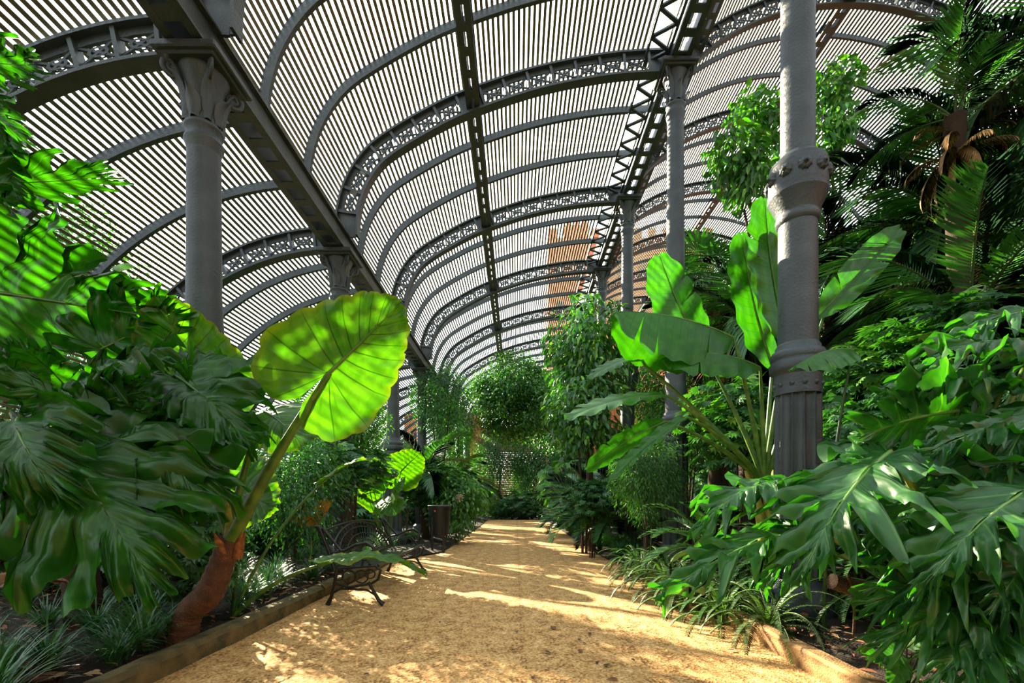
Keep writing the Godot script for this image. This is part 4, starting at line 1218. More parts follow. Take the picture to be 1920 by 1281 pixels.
func banana() -> void:
	var at := Vector3(2.95, 0.05, -5.2)
	var t := thing("banana_plant", "bird-of-paradise plant with huge upright paddle leaves behind the rosette column", "plant", at)
	for k in 4:
		var e := Vector3(-0.25 + k * 0.16, 1.5, -0.1 + 0.06 * (k % 2))
		node("stem", trunk_mesh([Vector3(-0.1 + k * 0.07, -0.05, 0), Vector3(-0.12 + k * 0.09, 0.8, 0), e], [0.07, 0.06, 0.035], M.stem_yellow), t)
	var head := at + Vector3(-0.1, 1.35, 0)
	var rows := [
		[1325, 672, 5.4, 1234, 474, 5.3, Vector3(-0.35, 0.1, -0.93), "pad", 1.35],
		[1375, 632, 5.1, 1150, 584, 4.8, Vector3(0.0, 1.0, 0.15), "pad_hang", 1.0],
		[1448, 690, 5.3, 1390, 432, 5.2, Vector3(-0.3, 0.1, -0.9), "pad", 0.85],
		[1475, 640, 5.0, 1432, 365, 4.9, Vector3(-0.25, 0.1, -0.95), "pad3", 0.85],
		[1530, 598, 5.3, 1690, 425, 5.2, Vector3(0.3, 0.55, 0.75), "pad_dark", 0.8],
		[1425, 688, 5.0, 1235, 674, 4.8, Vector3(0.0, 0.95, 0.3), "pad_fold", 1.0],
		[1252, 742, 4.9, 1058, 788, 4.6, Vector3(-0.15, 0.85, 0.45), "pad2", 1.0],
		[1288, 782, 4.7, 1140, 908, 4.5, Vector3(-0.3, 0.8, 0.5), "pad_thin", 0.75],
		[1246, 790, 4.9, 1098, 884, 4.7, Vector3(0.0, 0.6, -0.7), "pad2", 0.8],
		[1190, 672, 5.3, 1102, 712, 5.1, Vector3(0.0, 0.8, 0.5), "pad2", 1.0],
		[1545, 592, 5.3, 1715, 548, 5.2, Vector3(0.0, 0.9, 0.4), "pad_thin", 0.8],
	]
	for q in rows:
		var a := px(q[0], q[1], q[2])
		stalk(t, head, a, Vector3(0, 0.16, 0) if q[1] > 620 else Vector3.ZERO, 0.034, 0.014, M.stem)
		hero(t, L[q[7]], a, px(q[3], q[4], q[5]), q[6], q[8])
	# folded leaf in front of the rosette column
	var at2 := px(1545, 900, 3.9); at2.y = 0.05
	var u := thing("banana_plant", "single folded paddle leaf on a thin stalk before the fluted column base", "plant", at2)
	var b := px(1600, 655, 3.75)
	stalk(u, at2, b, Vector3(-0.12, 0.1, 0), 0.016, 0.009, M.stem_dark)
	hero(u, L.pad_fold, b, px(1490, 688, 3.6), Vector3(-0.1, 0.95, 0.3), 1.5)

func palm_tree(called: String, label: String, at: Vector3, crown_y: float, mesh: ArrayMesh, n: int, size: float, dead_n: int, sd: int, t1 := 2.0) -> void:
	var t := rosette(called, label, "palm", Vector3(at.x, crown_y, at.z), mesh, n, size, 0.25, t1, sd)
	var rng := RandomNumberGenerator.new(); rng.seed = sd + 100
	for k in dead_n:
		var az := rng.randf() * TAU
		var o := Vector3(cos(az), 0, sin(az)); var tl := rng.randf_range(1.2, 2.7)
		var d := Vector3.UP * cos(tl) + o * sin(tl)
		node("dead_frond", L.palm_dead if mesh != L.fan else L.fan_dead, t, Transform3D(basis_for(d, Vector3.UP * sin(tl) - o * cos(tl)).scaled(Vector3.ONE * size * rng.randf_range(0.4, 0.75)), Vector3(0, -0.1 - rng.randf() * 0.6, 0)))
	node("trunk", trunk_mesh([Vector3(0.1, -crown_y, 0), Vector3(0.05, -crown_y * 0.5, 0.05), Vector3.ZERO], [0.17, 0.15, 0.12], M.bark, 0.05), t)

func palms() -> void:
	palm_tree("feather_palm", "tall dark feather palm with dead orange fronds beyond the rosette column", Vector3(7.1, 0, -7.4), 5.6, L.palm_dark, 26, 2.5, 14, 1)
	palm_tree("feather_palm", "dark feather palm whose crown brushes the high nave slats", Vector3(7.6, 0, -6.2), 6.9, L.palm_dark, 24, 2.4, 8, 2)
	palm_tree("feather_palm", "feather palm with arching silver fronds among the darker palms", Vector3(6.6, 0, -9.5), 5.4, L.palm, 22, 2.3, 12, 3)
	palm_tree("feather_palm", "low dark feather palm under the taller palms by the nave", Vector3(5.6, 0, -5.6), 3.4, L.palm_dark, 24, 2.0, 6, 4)
	palm_tree("feather_palm", "feather palm deep in the nave behind the bird-of-paradise", Vector3(5.6, 0, -12.5), 5.8, L.palm, 20, 2.0, 14, 5)
	palm_tree("feather_palm", "leaning palm with brown hanging skirt behind the paddle leaves", Vector3(4.3, 0, -8.6), 4.6, L.palm_dark, 16, 1.6, 26, 6, 1.7)
	palm_tree("fan_palm", "pale fan palm with upright fans beyond the second tall column", Vector3(4.4, 0, -10.2), 6.0, L.fan, 16, 1.5, 12, 7, 1.6)
	palm_tree("fan_palm", "dark fan palm spreading over the cut-leaf philodendron", Vector3(5.2, 0, -4.3), 1.9, L.fan_dark, 16, 1.5, 2, 8, 1.7)
	palm_tree("feather_palm", "dark feather palm far out in the nave", Vector3(9.8, 0, -8.8), 6.2, L.palm_dark, 24, 2.6, 8, 9)
	palm_tree("feather_palm", "feather palm in the nave far behind the second tall column", Vector3(8.5, 0, -14.0), 6.0, L.palm_dark, 22, 2.6, 8, 10)
	palm_tree("feather_palm", "feather palm with many dead orange fronds high against the nave slats", Vector3(5.9, 0, -6.1), 6.35, L.palm_dark, 9, 1.25, 26, 18, 1.2)
	# low palms
	palm_tree("kentia_palm", "kentia palm with long arching fronds before the aisle columns", Vector3(-2.6, 0, -12.8), 1.9, L.palm, 15, 1.9, 0, 11, 1.7)
	palm_tree("kentia_palm", "kentia palm in front of the orange end wall", Vector3(-2.6, 0, -17.5), 1.7, L.palm, 13, 2.2, 0, 12, 1.7)
	rosette("date_palm", "bushy young date palm leaning over the path end", "palm", Vector3(2.0, 0.8, -11.8), L.phoenix, 38, 1.55, 0.15, 1.6, 13)
	rosette("date_palm", "young date palm close to the third tall column", "palm", Vector3(2.3, 0.8, -10.0), L.phoenix, 34, 1.3, 0.15, 1.7, 14)
	rosette("cycad", "bright green cycad between paddle leaves and ferns", "cycad", Vector3(2.55, 0.55, -5.9), L.cycad, 22, 0.95, 0.2, 1.5, 15)
	rosette("cycad", "darker cycad beside the fluted column base", "cycad", Vector3(3.2, 0.4, -4.9), L.cycad, 20, 0.95, 0.2, 1.5, 16)
	palm_tree("fan_palm", "small fan palm before the end wall", Vector3(-2.5, 0, -20.0), 1.9, L.fan, 14, 1.7, 0, 17, 1.8)

func trees() -> void:
	var rng := RandomNumberGenerator.new(); rng.seed = 12
	var tree := func(label: String, c: Vector3, mesh: ArrayMesh, s: Vector3, turn: float, stems := 1) -> void:
		shrub("tree" if stems == 1 else "shrub", label, "tree" if stems == 1 else "shrub", c, mesh, s, turn, "", stems)
	many("round dense tree leaning over the path near its end", Vector3(2.0, 0.05, -20.5), [[962, 748, 20.5, 2.0, 1.8]], L.c_dense)
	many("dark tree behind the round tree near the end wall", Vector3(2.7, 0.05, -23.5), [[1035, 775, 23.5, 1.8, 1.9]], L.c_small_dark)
	tree.call("glossy tree with drooping leaves before the third tall column", px(1105, 660, 10.6), L.c_glossy, Vector3(0.95, 1.15, 0.9), 0.4)
	tree.call("lower glossy bush under the drooping tree", px(1095, 770, 10.2), L.c_glossy, Vector3(0.85, 0.9, 0.8), 2.0, 3)
	many("airy tree with large soft leaves rising behind the rosette column", Vector3(4.6, 0.05, -8.6), [[1375, 295, 8.4, 0.42, 0.5], [1418, 215, 8.7, 0.46, 0.36], [1445, 305, 8.8, 0.4, 0.5], [1400, 335, 8.3, 0.3, 0.45]], L.c_large)
	many("leafy climbing tree above the palms beside the rosette column", Vector3(6.0, 0.05, -8.8), [[1555, 165, 8.8, 0.42, 0.36], [1575, 225, 8.7, 0.3, 0.42], [1540, 275, 8.9, 0.3, 0.4]], L.c_large)
	tree.call("tall shrub behind the fourth short column", px(825, 755, 14.6), L.c_small_dark, Vector3(0.95, 1.15, 0.9), 0.8, 3)
	tree.call("bright shrub between the short columns", px(662, 800, 8.4), L.c_small, Vector3(0.62, 0.66, 0.6), 0.2, 3)
	tree.call("leafy shrub under the huge elephant ear leaf", px(625, 810, 8.2), L.c_small, Vector3(0.8, 0.75, 0.7), 0.9, 3)
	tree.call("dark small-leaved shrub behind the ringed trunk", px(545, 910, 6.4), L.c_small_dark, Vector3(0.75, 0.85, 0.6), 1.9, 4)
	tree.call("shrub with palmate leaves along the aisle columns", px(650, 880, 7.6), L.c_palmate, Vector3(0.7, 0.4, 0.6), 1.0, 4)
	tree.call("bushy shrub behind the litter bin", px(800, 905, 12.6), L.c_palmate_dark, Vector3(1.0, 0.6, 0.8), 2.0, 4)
	tree.call("fine wispy shrub beside the paddle leaves", px(1215, 895, 7.4), L.c_wispy, Vector3(0.55, 0.72, 0.5), 0.0, 4)
	tree.call("wispy shrub in front of the fourth tall column", px(1290, 800, 9.0), L.c_wispy, Vector3(0.7, 0.8, 0.6), 2.0, 4)
	tree.call("palmate shrub filling the bed behind the paddle stalks", px(1385, 790, 6.9), L.c_palmate, Vector3(0.8, 0.6, 0.7), 0.7, 4)
	tree.call("glossy palmate shrub beside the column collar", px(1630, 720, 5.6), L.c_palmate, Vector3(0.75, 0.5, 0.6), 1.7, 4)
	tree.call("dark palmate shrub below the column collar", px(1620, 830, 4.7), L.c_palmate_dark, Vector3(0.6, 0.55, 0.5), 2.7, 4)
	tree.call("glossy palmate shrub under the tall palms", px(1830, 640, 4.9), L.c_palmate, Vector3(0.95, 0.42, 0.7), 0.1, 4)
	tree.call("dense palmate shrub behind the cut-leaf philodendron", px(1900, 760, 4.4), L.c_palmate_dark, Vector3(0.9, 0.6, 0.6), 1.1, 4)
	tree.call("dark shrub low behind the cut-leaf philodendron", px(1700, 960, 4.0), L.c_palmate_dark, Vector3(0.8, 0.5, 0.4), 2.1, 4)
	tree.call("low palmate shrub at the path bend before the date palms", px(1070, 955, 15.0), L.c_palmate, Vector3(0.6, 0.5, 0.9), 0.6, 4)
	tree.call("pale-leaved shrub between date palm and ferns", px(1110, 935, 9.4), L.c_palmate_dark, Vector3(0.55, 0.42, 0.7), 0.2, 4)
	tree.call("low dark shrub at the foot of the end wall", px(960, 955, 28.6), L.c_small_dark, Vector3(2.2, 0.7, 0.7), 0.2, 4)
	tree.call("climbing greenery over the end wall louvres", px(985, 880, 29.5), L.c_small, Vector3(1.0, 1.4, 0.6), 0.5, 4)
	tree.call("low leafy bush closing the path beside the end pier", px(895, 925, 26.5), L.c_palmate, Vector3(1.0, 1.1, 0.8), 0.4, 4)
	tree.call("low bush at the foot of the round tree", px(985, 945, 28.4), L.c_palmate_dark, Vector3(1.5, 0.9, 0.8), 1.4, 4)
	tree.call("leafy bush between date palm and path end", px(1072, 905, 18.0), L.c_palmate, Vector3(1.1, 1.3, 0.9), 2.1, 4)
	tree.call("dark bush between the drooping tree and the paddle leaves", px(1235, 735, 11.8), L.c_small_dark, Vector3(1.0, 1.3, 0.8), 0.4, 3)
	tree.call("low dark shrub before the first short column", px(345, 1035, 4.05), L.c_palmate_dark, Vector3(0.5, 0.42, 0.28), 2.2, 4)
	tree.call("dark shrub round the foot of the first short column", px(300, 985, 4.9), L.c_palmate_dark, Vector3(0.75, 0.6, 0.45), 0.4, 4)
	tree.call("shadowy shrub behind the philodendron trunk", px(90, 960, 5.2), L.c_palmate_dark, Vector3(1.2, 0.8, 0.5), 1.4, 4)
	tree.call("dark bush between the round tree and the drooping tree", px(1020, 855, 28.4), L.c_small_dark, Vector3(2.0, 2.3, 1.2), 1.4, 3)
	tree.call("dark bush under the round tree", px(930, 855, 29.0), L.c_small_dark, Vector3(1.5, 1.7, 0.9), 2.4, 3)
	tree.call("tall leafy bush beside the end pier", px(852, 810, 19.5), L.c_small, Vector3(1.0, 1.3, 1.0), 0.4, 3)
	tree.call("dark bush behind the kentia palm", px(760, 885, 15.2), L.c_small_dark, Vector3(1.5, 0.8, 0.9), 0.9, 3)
	for k in 9:
		shrub("outside_hedge", "green hedge bush outside the louvred end wall", "hedge", Vector3(-6.0 + k * 1.7, 2.0, -34.2), L.c_small, Vector3(1.4, 2.2, 1.0), k * 0.9, "hedge outside the end wall", 3)
	# hydrangea beside the bin
	var hy := shrub("hydrangea", "light green hydrangea with one faded flower head beside the bin", "shrub", px(856, 945, 12.2), L.c_bright, Vector3(0.74, 0.82, 0.55), 0.5, "", 4)
	var fl := crown({"seed": 30, "r": Vector3.ONE * 0.12, "n": 160, "len": 0.05, "asp": 0.9, "cols": [g(0.6, 0.42, 0.3), g(0.5, 0.45, 0.28)], "clumps": 40, "fine": true}, M.dull)
	node("flower_head", fl, hy, Transform3D(Basis.IDENTITY, px(862, 933, 11.6) - hy.position))
	# filling of the beds
	for k in 22:
		var x := rng.randf_range(-5.9, -5.0); var z := rng.randf_range(-6.0, -27.0)
		shrub("aisle_shrub", "bushy green shrub filling the bed under the aisle vault", "shrub", Vector3(x, rng.randf_range(0.8, 1.2), z), [L.c_small, L.c_small_dark, L.c_palmate_dark, L.c_glossy][k % 4], Vector3.ONE * rng.randf_range(0.8, 1.15), rng.randf() * TAU, "shrubs under the aisle vault", 3)
	for k in 34:
		var x := rng.randf_range(3.9, 11.6); var z := rng.randf_range(-5.5, -28.0)
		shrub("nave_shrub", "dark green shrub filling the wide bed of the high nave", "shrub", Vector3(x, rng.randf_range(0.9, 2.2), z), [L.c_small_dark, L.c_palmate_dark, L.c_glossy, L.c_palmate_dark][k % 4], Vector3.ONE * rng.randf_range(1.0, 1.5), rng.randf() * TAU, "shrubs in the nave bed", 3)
	for k in 10:
		shrub("nave_tree", "dark broad tree deep in the high nave", "tree", Vector3(11.4 - (k % 3) * 1.3, 3.6 + (k % 2) * 1.8, -4.5 - k * 2.4), L.c_glossy if k % 2 == 0 else L.c_small_dark, Vector3(1.8, 2.0, 1.8), k * 1.1, "trees deep in the nave", 1)
	# trees outside, behind the aisle slats
	for q in [[60, 465, 13.0, 2.2, 1.7], [-120, 520, 13.0, 2.5, 2.5], [170, 570, 13.5, 1.5, 1.2], [10, 700, 12.5, 2.5, 2.0]]:
		shrub("outside_tree", "dark tree standing outside behind the aisle slats", "tree", px(q[0], q[1], q[2]), L.c_small_dark, Vector3(q[3], q[4], q[3]), q[2], "trees outside the aisle", 1)

func ground_cover() -> void:
	var rng := RandomNumberGenerator.new(); rng.seed = 8
	var put := func(called: String, mesh: ArrayMesh, x: float, z: float, s: float, label: String, category: String, group: String) -> void:
		single(called, mesh, label, category, Transform3D(Basis(Vector3.UP, rng.randf() * TAU).scaled(Vector3.ONE * s), Vector3(x, 0.05 + minf(minf(absf(x + 2.42), absf(x - 2.05)), 0.8) * 0.1, z)), group)
	for k in 95:
		var z := -2.3 - pow(rng.randf(), 1.2) * 11.0
		var x := -2.72 - pow(rng.randf(), 1.3) * 2.4
		if k < 22: x = -2.72 - rng.randf() * 0.35
		put.call("lilyturf_tuft", L.tuft_dark if rng.randf() < 0.6 else L.tuft_dark2, x, z, rng.randf_range(0.75, 1.2), "dark tuft of strap-leaved lilyturf behind the mossy timber", "grass tuft", "lilyturf on the bench side")
	for k in 16:
		put.call("fresh_lilyturf_tuft", L.tuft_bright if k % 2 == 0 else L.tuft_green, -2.75 - rng.randf() * 0.5, -7.6 - rng.randf() * 4.5, rng.randf_range(0.9, 1.25), "bright green tuft of lilyturf between bench and litter bin", "grass tuft", "bright lilyturf by the bench")
	for k in 52:
		var z := -7.9 - rng.randf() * 11.0
		put.call("bluish_lilyturf_tuft", L.tuft_green, 1.95 + rng.randf() * 0.65 - 0.12 * smoothstep(8.0, 14.0, -z), z, rng.randf_range(0.85, 1.2), "bluish green tuft of lilyturf spilling onto the nave side of the path", "grass tuft", "lilyturf on the nave side")
	for k in 34:
		put.call("small_lilyturf_tuft", L.tuft_dark2, 2.6 + rng.randf() * 1.4, -2.4 - rng.randf() * 3.4, rng.randf_range(0.6, 1.0), "small dark lilyturf tuft in the shade of the cut-leaf philodendron", "grass tuft", "lilyturf under the philodendron")
	for k in 26:
		put.call("end_lilyturf_tuft", L.tuft_dark, -2.3 + rng.randf() * 4.4, -27.8 - rng.randf() * 1.5, rng.randf_range(0.9, 1.5), "dark lilyturf tuft in the bed closing the path", "grass tuft", "lilyturf at the path end")
	var ferns := [[1.85, -5.6], [2.0, -5.2], [2.15, -4.7], [1.95, -4.3], [2.05, -6.0], [2.3, -5.4], [2.2, -3.95], [2.45, -4.6], [1.8, -6.5], [2.15, -6.6], [1.85, -4.9], [1.9, -7.1], [2.3, -7.2], [2.05, -7.7]]
	for k in ferns.size():
		rosette("sword_fern", "pale green sword fern arching over the nave side of the path" if k % 2 == 0 else "bright green sword fern tucked among the paler ferns", "fern", Vector3(ferns[k][0], 0.1, ferns[k][1]), L.fern_pale if k % 2 == 0 else L.fern, 30, rng.randf_range(0.62, 0.8), 0.15, 1.35, 50 + k, "pale ferns by the path" if k % 2 == 0 else "bright ferns by the path")
	for q in [[3.1, -3.7, 0.95], [3.5, -4.2, 1.0], [2.8, -4.9, 0.9]]:
		rosette("tree_fern", "lacy fern beside the fluted column base", "fern", Vector3(q[0], 0.45, q[1]), L.fern, 18, q[2], 0.4, 1.4, int(q[0] * 50), "lacy ferns at the column base")
	# litter on the beds
	var cols := [g(0.2, 0.11, 0.05), g(0.28, 0.17, 0.08), g(0.12, 0.07, 0.04), g(0.33, 0.22, 0.11), g(0.25, 0.08, 0.03)]
	for side in [[-2.6, -5.2, "bench side", 1500], [2.25, 4.6, "nave side", 900]]:
		var mb := MB.new(); mb.colored = true
		for k in int(side[3]):
			var x: float = lerpf(side[0], side[1], pow(rng.randf(), 1.2)); var z := -1.6 - rng.randf() * 6.0
			var a := rng.randf() * TAU
			leaflet(mb, Vector3(x, 0.09 + minf(minf(absf(x + 2.42), absf(x - 2.05)), 0.8) * 0.12 + rng.randf() * 0.02, z), Vector3(cos(a), rng.randf_range(-0.1, 0.25), sin(a)).normalized(), Vector3(rng.randfn() * 0.3, 1, rng.randfn() * 0.3).normalized(), rng.randf_range(0.04, 0.14), rng.randf_range(0.1, 0.5), cols[rng.randi() % 5] * rng.randf_range(0.7, 1.2), false)
		single("leaf_litter", mb.done(M.litter), "brown dry leaf litter lying on the bed on the " + side[2], "leaf litter", Transform3D.IDENTITY, "", "stuff")
	var dry := ear_blade(44, leaf_mat(leaf_tex(11, Color(0.42, 0.28, 0.15), Color(0.55, 0.4, 0.24), Color(0.3, 0.2, 0.1), 0.1, 41), 0.7, Color(0.3, 0.2, 0.1)), 1.2, 0.5, 0.6)
	var da := px(75, 1085, 3.3)
	var dl := thing("withered_leaf", "big withered brown leaf hanging on a yellow stalk in the shade", "leaf", Vector3(da.x, 0.12, da.z))
	hero(dl, dry, da, px(-30, 1120, 3.0), Vector3(0.1, 0.9, 0.4), 0.7)
	stalk(dl, px(35, 945, 3.6), da, Vector3(0.12, 0.02, 0), 0.02, 0.014, M.stem_yellow)
	var fb := thing("fallen_branch", "smooth brown branch lying on the litter at the bed edge", "branch", Vector3(-3.2, 0.1, -2.75))
	stalk(fb, px(-60, 1285, 2.8), px(108, 1268, 2.75), Vector3(0, 0.01, 0), 0.032, 0.028, M.bark_red, "wood")
	# single fallen leaves on the sand
	var fm := []
	for k in 4:
		var mb := MB.new(); mb.colored = true
		leaflet(mb, Vector3.ZERO, Vector3(0, 0.1, 1).normalized(), Vector3.UP, 1.0, 0.45 + 0.1 * k, [g(0.05, 0.03, 0.02), g(0.16, 0.07, 0.03), g(0.08, 0.05, 0.03), g(0.04, 0.05, 0.02)][k], false)
		fm.append(mb.done(M.litter))
	for q in [[1035, 1177, 0.11, 1], [970, 1188, 0.05, 2], [1045, 1195, 0.06, 1], [1108, 1193, 0.075, 0], [1085, 1203, 0.045, 3], [1092, 1208, 0.045, 0], [1085, 1226, 0.08, 1], [1018, 1224, 0.07, 0], [1118, 1243, 0.06, 0], [1145, 1251, 0.06, 3], [1210, 1248, 0.06, 1], [1190, 1243, 0.06, 0], [1175, 1181, 0.06, 0], [1180, 1195, 0.045, 2], [825, 1170, 0.05, 0], [812, 1170, 0.04, 0], [680, 1268, 0.05, 2], [750, 1094, 0.05, 0], [1126, 1112, 0.06, 0], [1096, 1098, 0.05, 0], [1135, 1120, 0.05, 2], [990, 1132, 0.04, 1], [960, 1223, 0.05, 2], [1160, 1277, 0.08, 1], [1000, 1272, 0.05, 2], [920, 1145, 0.04, 0], [1366, 1222, 0.06, 2], [1300, 1170, 0.05, 0], [990, 1142, 0.035, 1], [900, 1020, 0.05, 0], [958, 1015, 0.05, 0], [430, 1200, 0.09, 2]]:
		var d: float = EYE * FOCAL / (q[1] - 938.0)
		single("fallen_leaf", fm[q[3]], "small dry fallen leaf lying on the sand path", "fallen leaf", Transform3D(Basis(Vector3.UP, rng.randf() * TAU).scaled(Vector3.ONE * q[2]), Vector3((q[0] - 968.0) / FOCAL * d, 0.012, -d)), "fallen leaves on the path")

# ------------------------------------------------------------------ bench and bin
func ring_arc(c: Vector3, r: Vector2, a0: float, a1: float, n: int) -> PackedVector3Array:   # in the bench's x-y plane
	var p := PackedVector3Array()
	for k in n + 1:
		var a := lerpf(a0, a1, float(k) / n)
		p.append(c + Vector3(cos(a) * r.x, sin(a) * r.y, 0))
	return p

func furniture() -> void:
	# the bench faces +X; its long axis is Z
	var len := 2.4
	var b := thing("iron_bench", "ornate black cast-iron bench with fan-shaped back beside the path", "bench", Vector3(-1.9, 0.0, -6.35))
	for e in [-1.0, 1.0]:
		var z: float = e * len * 0.5
		var o := Vector3(0, 0, z)
		var mb := MB.new()
		# back post and its scroll top
		mb.tube(pt([o + Vector3(-0.16, 0.4, 0), o + Vector3(-0.22, 0.6, 0), o + Vector3(-0.3, 0.8, 0), o + Vector3(-0.34, 0.89, 0), o + Vector3(-0.38, 0.9, 0)]), rad([0.024, 0.022, 0.024, 0.032, 0.02]), 8, 1.5)
		mb.tube(pt([o + Vector3(-0.05, 0.62, 0), o + Vector3(-0.1, 0.63, 0), o + Vector3(-0.17, 0.72, 0), o + Vector3(-0.3, 0.88, 0)]), rad([0.014, 0.016, 0.016, 0.018]), 6, 1.5)
		node("back_post", mb.done(M.black_iron), b)
		mb = MB.new()
		mb.tube(pt([o + Vector3(-0.2, 0.6, 0), o + Vector3(-0.06, 0.62, 0), o + Vector3(0.08, 0.69, 0), o + Vector3(0.2, 0.71, 0), o + Vector3(0.28, 0.66, 0), o + Vector3(0.29, 0.58, 0), o + Vector3(0.24, 0.55, 0), o + Vector3(0.21, 0.59, 0)]), rad([0.016, 0.018, 0.02, 0.022, 0.02, 0.017, 0.014, 0.012]), 8, 1.5)
		mb.tube(pt([o + Vector3(-0.14, 0.5, 0), o + Vector3(0.02, 0.58, 0), o + Vector3(0.14, 0.6, 0), o + Vector3(0.2, 0.52, 0), o + Vector3(0.27, 0.44, 0)]), rad([0.011, 0.011, 0.011, 0.011, 0.011]), 6)
		for q in [[-0.02, 0.5, 0.05], [0.1, 0.5, 0.06], [0.19, 0.48, 0.04]]:
			mb.tube(ring_arc(o + Vector3(q[0], q[1], 0), Vector2(q[2], q[2]), 0, TAU, 14), rad([0.008]), 5)
		node("armrest", mb.done(M.black_iron), b)
		mb = MB.new()
		for q in [[0.0, 0.33, 0.07], [0.14, 0.33, 0.07], [-0.12, 0.34, 0.05], [0.24, 0.36, 0.05]]:
			mb.tube(ring_arc(o + Vector3(q[0], q[1], 0), Vector2(q[2] * 1.1, q[2]), 0, TAU, 16), rad([0.009]), 5)
		mb.tube(pt([o + Vector3(-0.18, 0.42, 0), o + Vector3(0.0, 0.43, 0), o + Vector3(0.3, 0.45, 0), o + Vector3(0.36, 0.4, 0), o + Vector3(0.33, 0.3, 0), o + Vector3(0.25, 0.25, 0), o + Vector3(0.0, 0.21, 0), o + Vector3(-0.18, 0.26, 0)]), rad([0.016]), 8)
		node("side_scroll", mb.done(M.black_iron), b)
		mb = MB.new()
		mb.tube(pt([o + Vector3(0.22, 0.27, 0), o + Vector3(0.27, 0.18, 0), o + Vector3(0.34, 0.06, 0), o + Vector3(0.39, 0.015, 0)]), rad([0.02, 0.018, 0.022, 0.03]), 8, 1.3)
		mb.tube(pt([o + Vector3(0.3, 0.12, 0), o + Vector3(0.2, 0.18, 0), o + Vector3(0.06, 0.19, 0)]), rad([0.012]), 6)
		node("leg", mb.done(M.black_iron), b)
		mb = MB.new()
		mb.tube(pt([o + Vector3(-0.14, 0.42, 0), o + Vector3(-0.16, 0.25, 0), o + Vector3(-0.2, 0.1, 0), o + Vector3(-0.24, 0.015, 0)]), rad([0.02, 0.018, 0.02, 0.03]), 8, 1.3)
		mb.tube(pt([o + Vector3(-0.19, 0.14, 0), o + Vector3(-0.1, 0.19, 0), o + Vector3(0.06, 0.19, 0)]), rad([0.012]), 6)
		node("leg", mb.done(M.black_iron), b)
	# seat: a frame with a woven grid of bars
	var mb := MB.new()
	mb.bar(Vector3(0.33, 0.455, -len * 0.5), Vector3(0.33, 0.455, len * 0.5), 0.03, 0.025)
	mb.bar(Vector3(-0.14, 0.43, -len * 0.5), Vector3(-0.14, 0.43, len * 0.5), 0.03, 0.025)
	node("seat_frame", mb.done(M.black_iron), b)
	var sl := MB.new()
	sl.bar(Vector3(0, 0, -len * 0.5), Vector3(0, 0, len * 0.5), 0.03, 0.008)
	var slm := sl.done(M.black_iron)
	for k in 9: node("seat_slat", slm, b, Transform3D(Basis.IDENTITY, Vector3(-0.09 + k * 0.048, 0.437 + k * 0.0022, 0)))
	var cr := MB.new()
	cr.bar(Vector3(-0.13, 0.426, 0), Vector3(0.32, 0.448, 0), 0.022, 0.006)
	var crm := cr.done(M.black_iron)
	for k in 46: node("seat_cross_slat", crm, b, Transform3D(Basis.IDENTITY, Vector3(0, 0, -len * 0.5 + (k + 0.5) * len / 46.0)))
	# back: arched rails, radial spokes and ring rows, leaning backwards
	var lean := func(z: float, y: float) -> Vector3:
		return Vector3(-0.16 - (y - 0.42) * 0.37, y, z)
	mb = MB.new()
	for q in [[0.47, 0.42, 0.014], [0.4, 0.36, 0.01], [0.3, 0.27, 0.008], [0.2, 0.18, 0.008], [0.1, 0.09, 0.009]]:
		var p := PackedVector3Array()
		for k in 33:
			var a := PI * k / 32.0
			p.append(lean.call(cos(a) * q[0] * len, 0.47 + sin(a) * q[1]))
		mb.tube(p, rad([q[2]]), 6)
	node("back_arches", mb.done(M.black_iron), b)
	for k in 25:
		var a := PI * (k + 0.5) / 25.0
		mb = MB.new()
		mb.tube(pt([lean.call(cos(a) * 0.1 * len, 0.47 + sin(a) * 0.09), lean.call(cos(a) * 0.4 * len, 0.47 + sin(a) * 0.36)]), rad([0.006]), 5)
		node("back_spoke", mb.done(M.black_iron), b)
	mb = MB.new()
	for k in 26:
		var a := PI * (k + 0.5) / 26.0
		var c: Vector3 = lean.call(cos(a) * 0.435 * len, 0.47 + sin(a) * 0.39)
		mb.tube(ring_arc(c, Vector2(0.028, 0.028), 0, TAU, 8), rad([0.005]), 4)
		var p := PackedVector3Array()
		for j in 9:
			var t := TAU * j / 8.0
			p.append(c + Vector3(-0.37 * sin(t) * 0.03, sin(t) * 0.03, cos(t) * 0.045))
		mb.tube(p, rad([0.005]), 4)
	mb.tube(pt([lean.call(-len * 0.5, 0.47), lean.call(len * 0.5, 0.47)]), rad([0.013]), 6)
	var tp := PackedVector3Array()
	for k in 25:
		var z := lerpf(-len * 0.5, len * 0.5, k / 24.0)
		tp.append(lean.call(z, 0.84 + 0.07 * cos(z / len * PI)))
	mb.tube(tp, rad([0.014]), 6)
	node("back_rails", mb.done(M.black_iron), b)
	# litter bin
	var bin := thing("litter_bin", "dark cylindrical metal litter bin on two posts beside the hydrangea", "bin", Vector3(-1.78, 0, -10.5))
	mb = MB.new()
	mb.lathe([Vector2(0.0, 0.4), Vector2(0.2, 0.4), Vector2(0.225, 0.42), Vector2(0.255, 1.02), Vector2(0.255, 1.06), Vector2(0.24, 1.06), Vector2(0.235, 1.0), Vector2(0.21, 0.45), Vector2(0.0, 0.44)], 28)
	node("drum", mb.done(M.black_iron), bin)
	mb = MB.new()
	mb.lathe([Vector2(0.25, 1.04), Vector2(0.275, 1.05), Vector2(0.28, 1.07), Vector2(0.265, 1.085), Vector2(0.24, 1.075)], 28)
	node("rim", mb.done(M.iron), bin)
	for s in [-1.0, 1.0]:
		mb = MB.new()
		mb.box(Transform3D(Basis.IDENTITY, Vector3(s * 0.13, 0.4, 0.2)), Vector3(0.05, 0.8, 0.025), 0.004)
		node("post", mb.done(M.black_iron), bin)
	mb = MB.new()
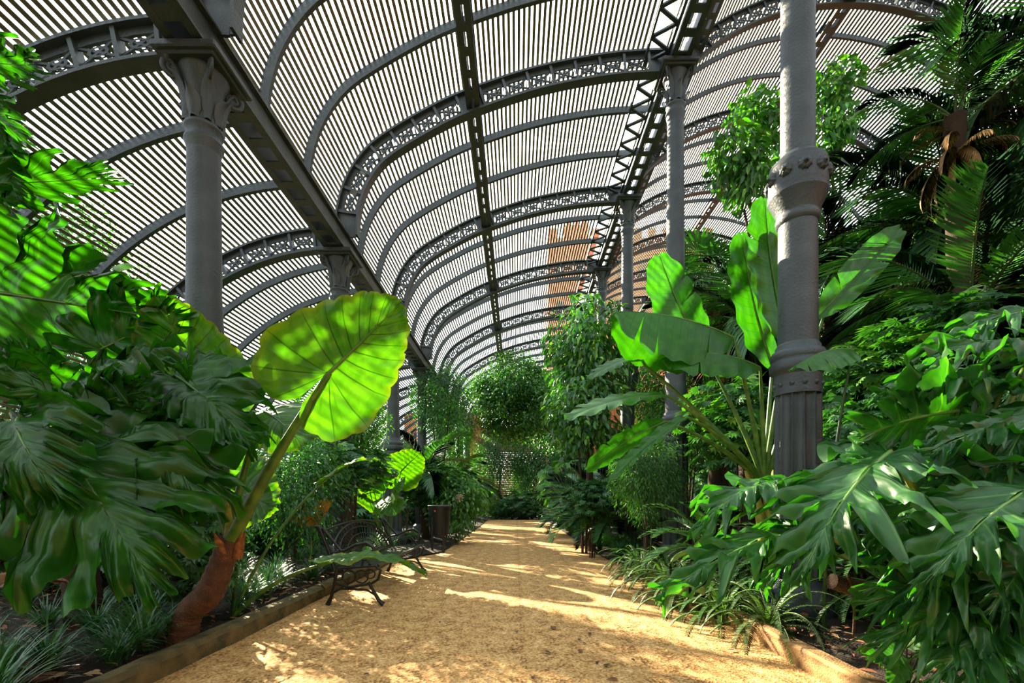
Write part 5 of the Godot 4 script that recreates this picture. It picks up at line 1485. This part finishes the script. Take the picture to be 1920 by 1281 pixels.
	mb.lathe([Vector2(0.0, 0.014), Vector2(0.018, 0.012), Vector2(0.022, 0.0)], 12)
	node("orange_button", mb.done(std(Color(0.85, 0.28, 0.06), 0.5)), bin, Transform3D(Basis(Vector3.RIGHT, PI / 2), Vector3(-0.06, 0.95, 0.255)))
	# black planter behind the bench
	var pl := thing("planter_box", "black ribbed planter box half hidden in the shrubs behind the bench", "planter", Vector3(-3.25, 0.05, -8.2))
	mb = MB.new()
	mb.box(Transform3D(Basis.IDENTITY, Vector3(0, 0.38, 0)), Vector3(0.42, 0.76, 0.42), 0.02)
	node("box", mb.done(M.black_iron), pl)
	for k in 5:
		mb = MB.new()
		mb.box(Transform3D(Basis.IDENTITY, Vector3(0, 0.82 + k * 0.09, 0)), Vector3(0.5 - 0.02 * k, 0.05, 0.5 - 0.02 * k), 0.01)
		node("slat", mb.done(M.black_iron), pl)
#PLANTS_END

func _ready() -> void:
	var cam := Camera3D.new()
	cam.name = "camera"
	cam.projection = Camera3D.PROJECTION_FRUSTUM
	cam.keep_aspect = Camera3D.KEEP_HEIGHT
	cam.near = 0.05; cam.far = 300.0
	cam.size = 1281.0 / FOCAL * 0.05
	cam.frustum_offset = Vector2(-8.0 / FOCAL, 297.5 / FOCAL) * 0.05
	cam.position = Vector3(0, EYE, 0)
	add_child(cam)
	cam.current = true
	var sky_mat := ProceduralSkyMaterial.new()
	sky_mat.sky_top_color = Color(0.92, 0.96, 1.0)
	sky_mat.sky_horizon_color = Color(1.0, 0.985, 0.95)
	sky_mat.ground_bottom_color = Color(0.42, 0.42, 0.36)
	sky_mat.ground_horizon_color = Color(0.8, 0.8, 0.74)
	sky_mat.sky_energy_multiplier = 1.9
	sky_mat.sun_angle_max = 18.0
	sky_mat.sun_curve = 0.12
	var sky := Sky.new(); sky.sky_material = sky_mat
	var env := Environment.new()
	env.background_mode = Environment.BG_SKY
	env.sky = sky
	env.tonemap_mode = Environment.TONE_MAPPER_LINEAR
	env.tonemap_exposure = 1.05
	env.sdfgi_enabled = true; env.ssao_enabled = true; env.ssil_enabled = true
	var we := WorldEnvironment.new()
	we.name = "world_environment"; we.environment = env
	add_child(we)
	var sun := DirectionalLight3D.new()
	sun.name = "sun"
	sun.light_color = Color(1.0, 0.93, 0.80)
	sun.light_energy = 20.0
	sun.light_angular_distance = 0.6
	sun.shadow_enabled = true
	add_child(sun)
	sun.look_at_from_position(Vector3.ZERO, Vector3(0.561, -0.418, 0.714))
	materials()
	building()
	ground()
	plants()
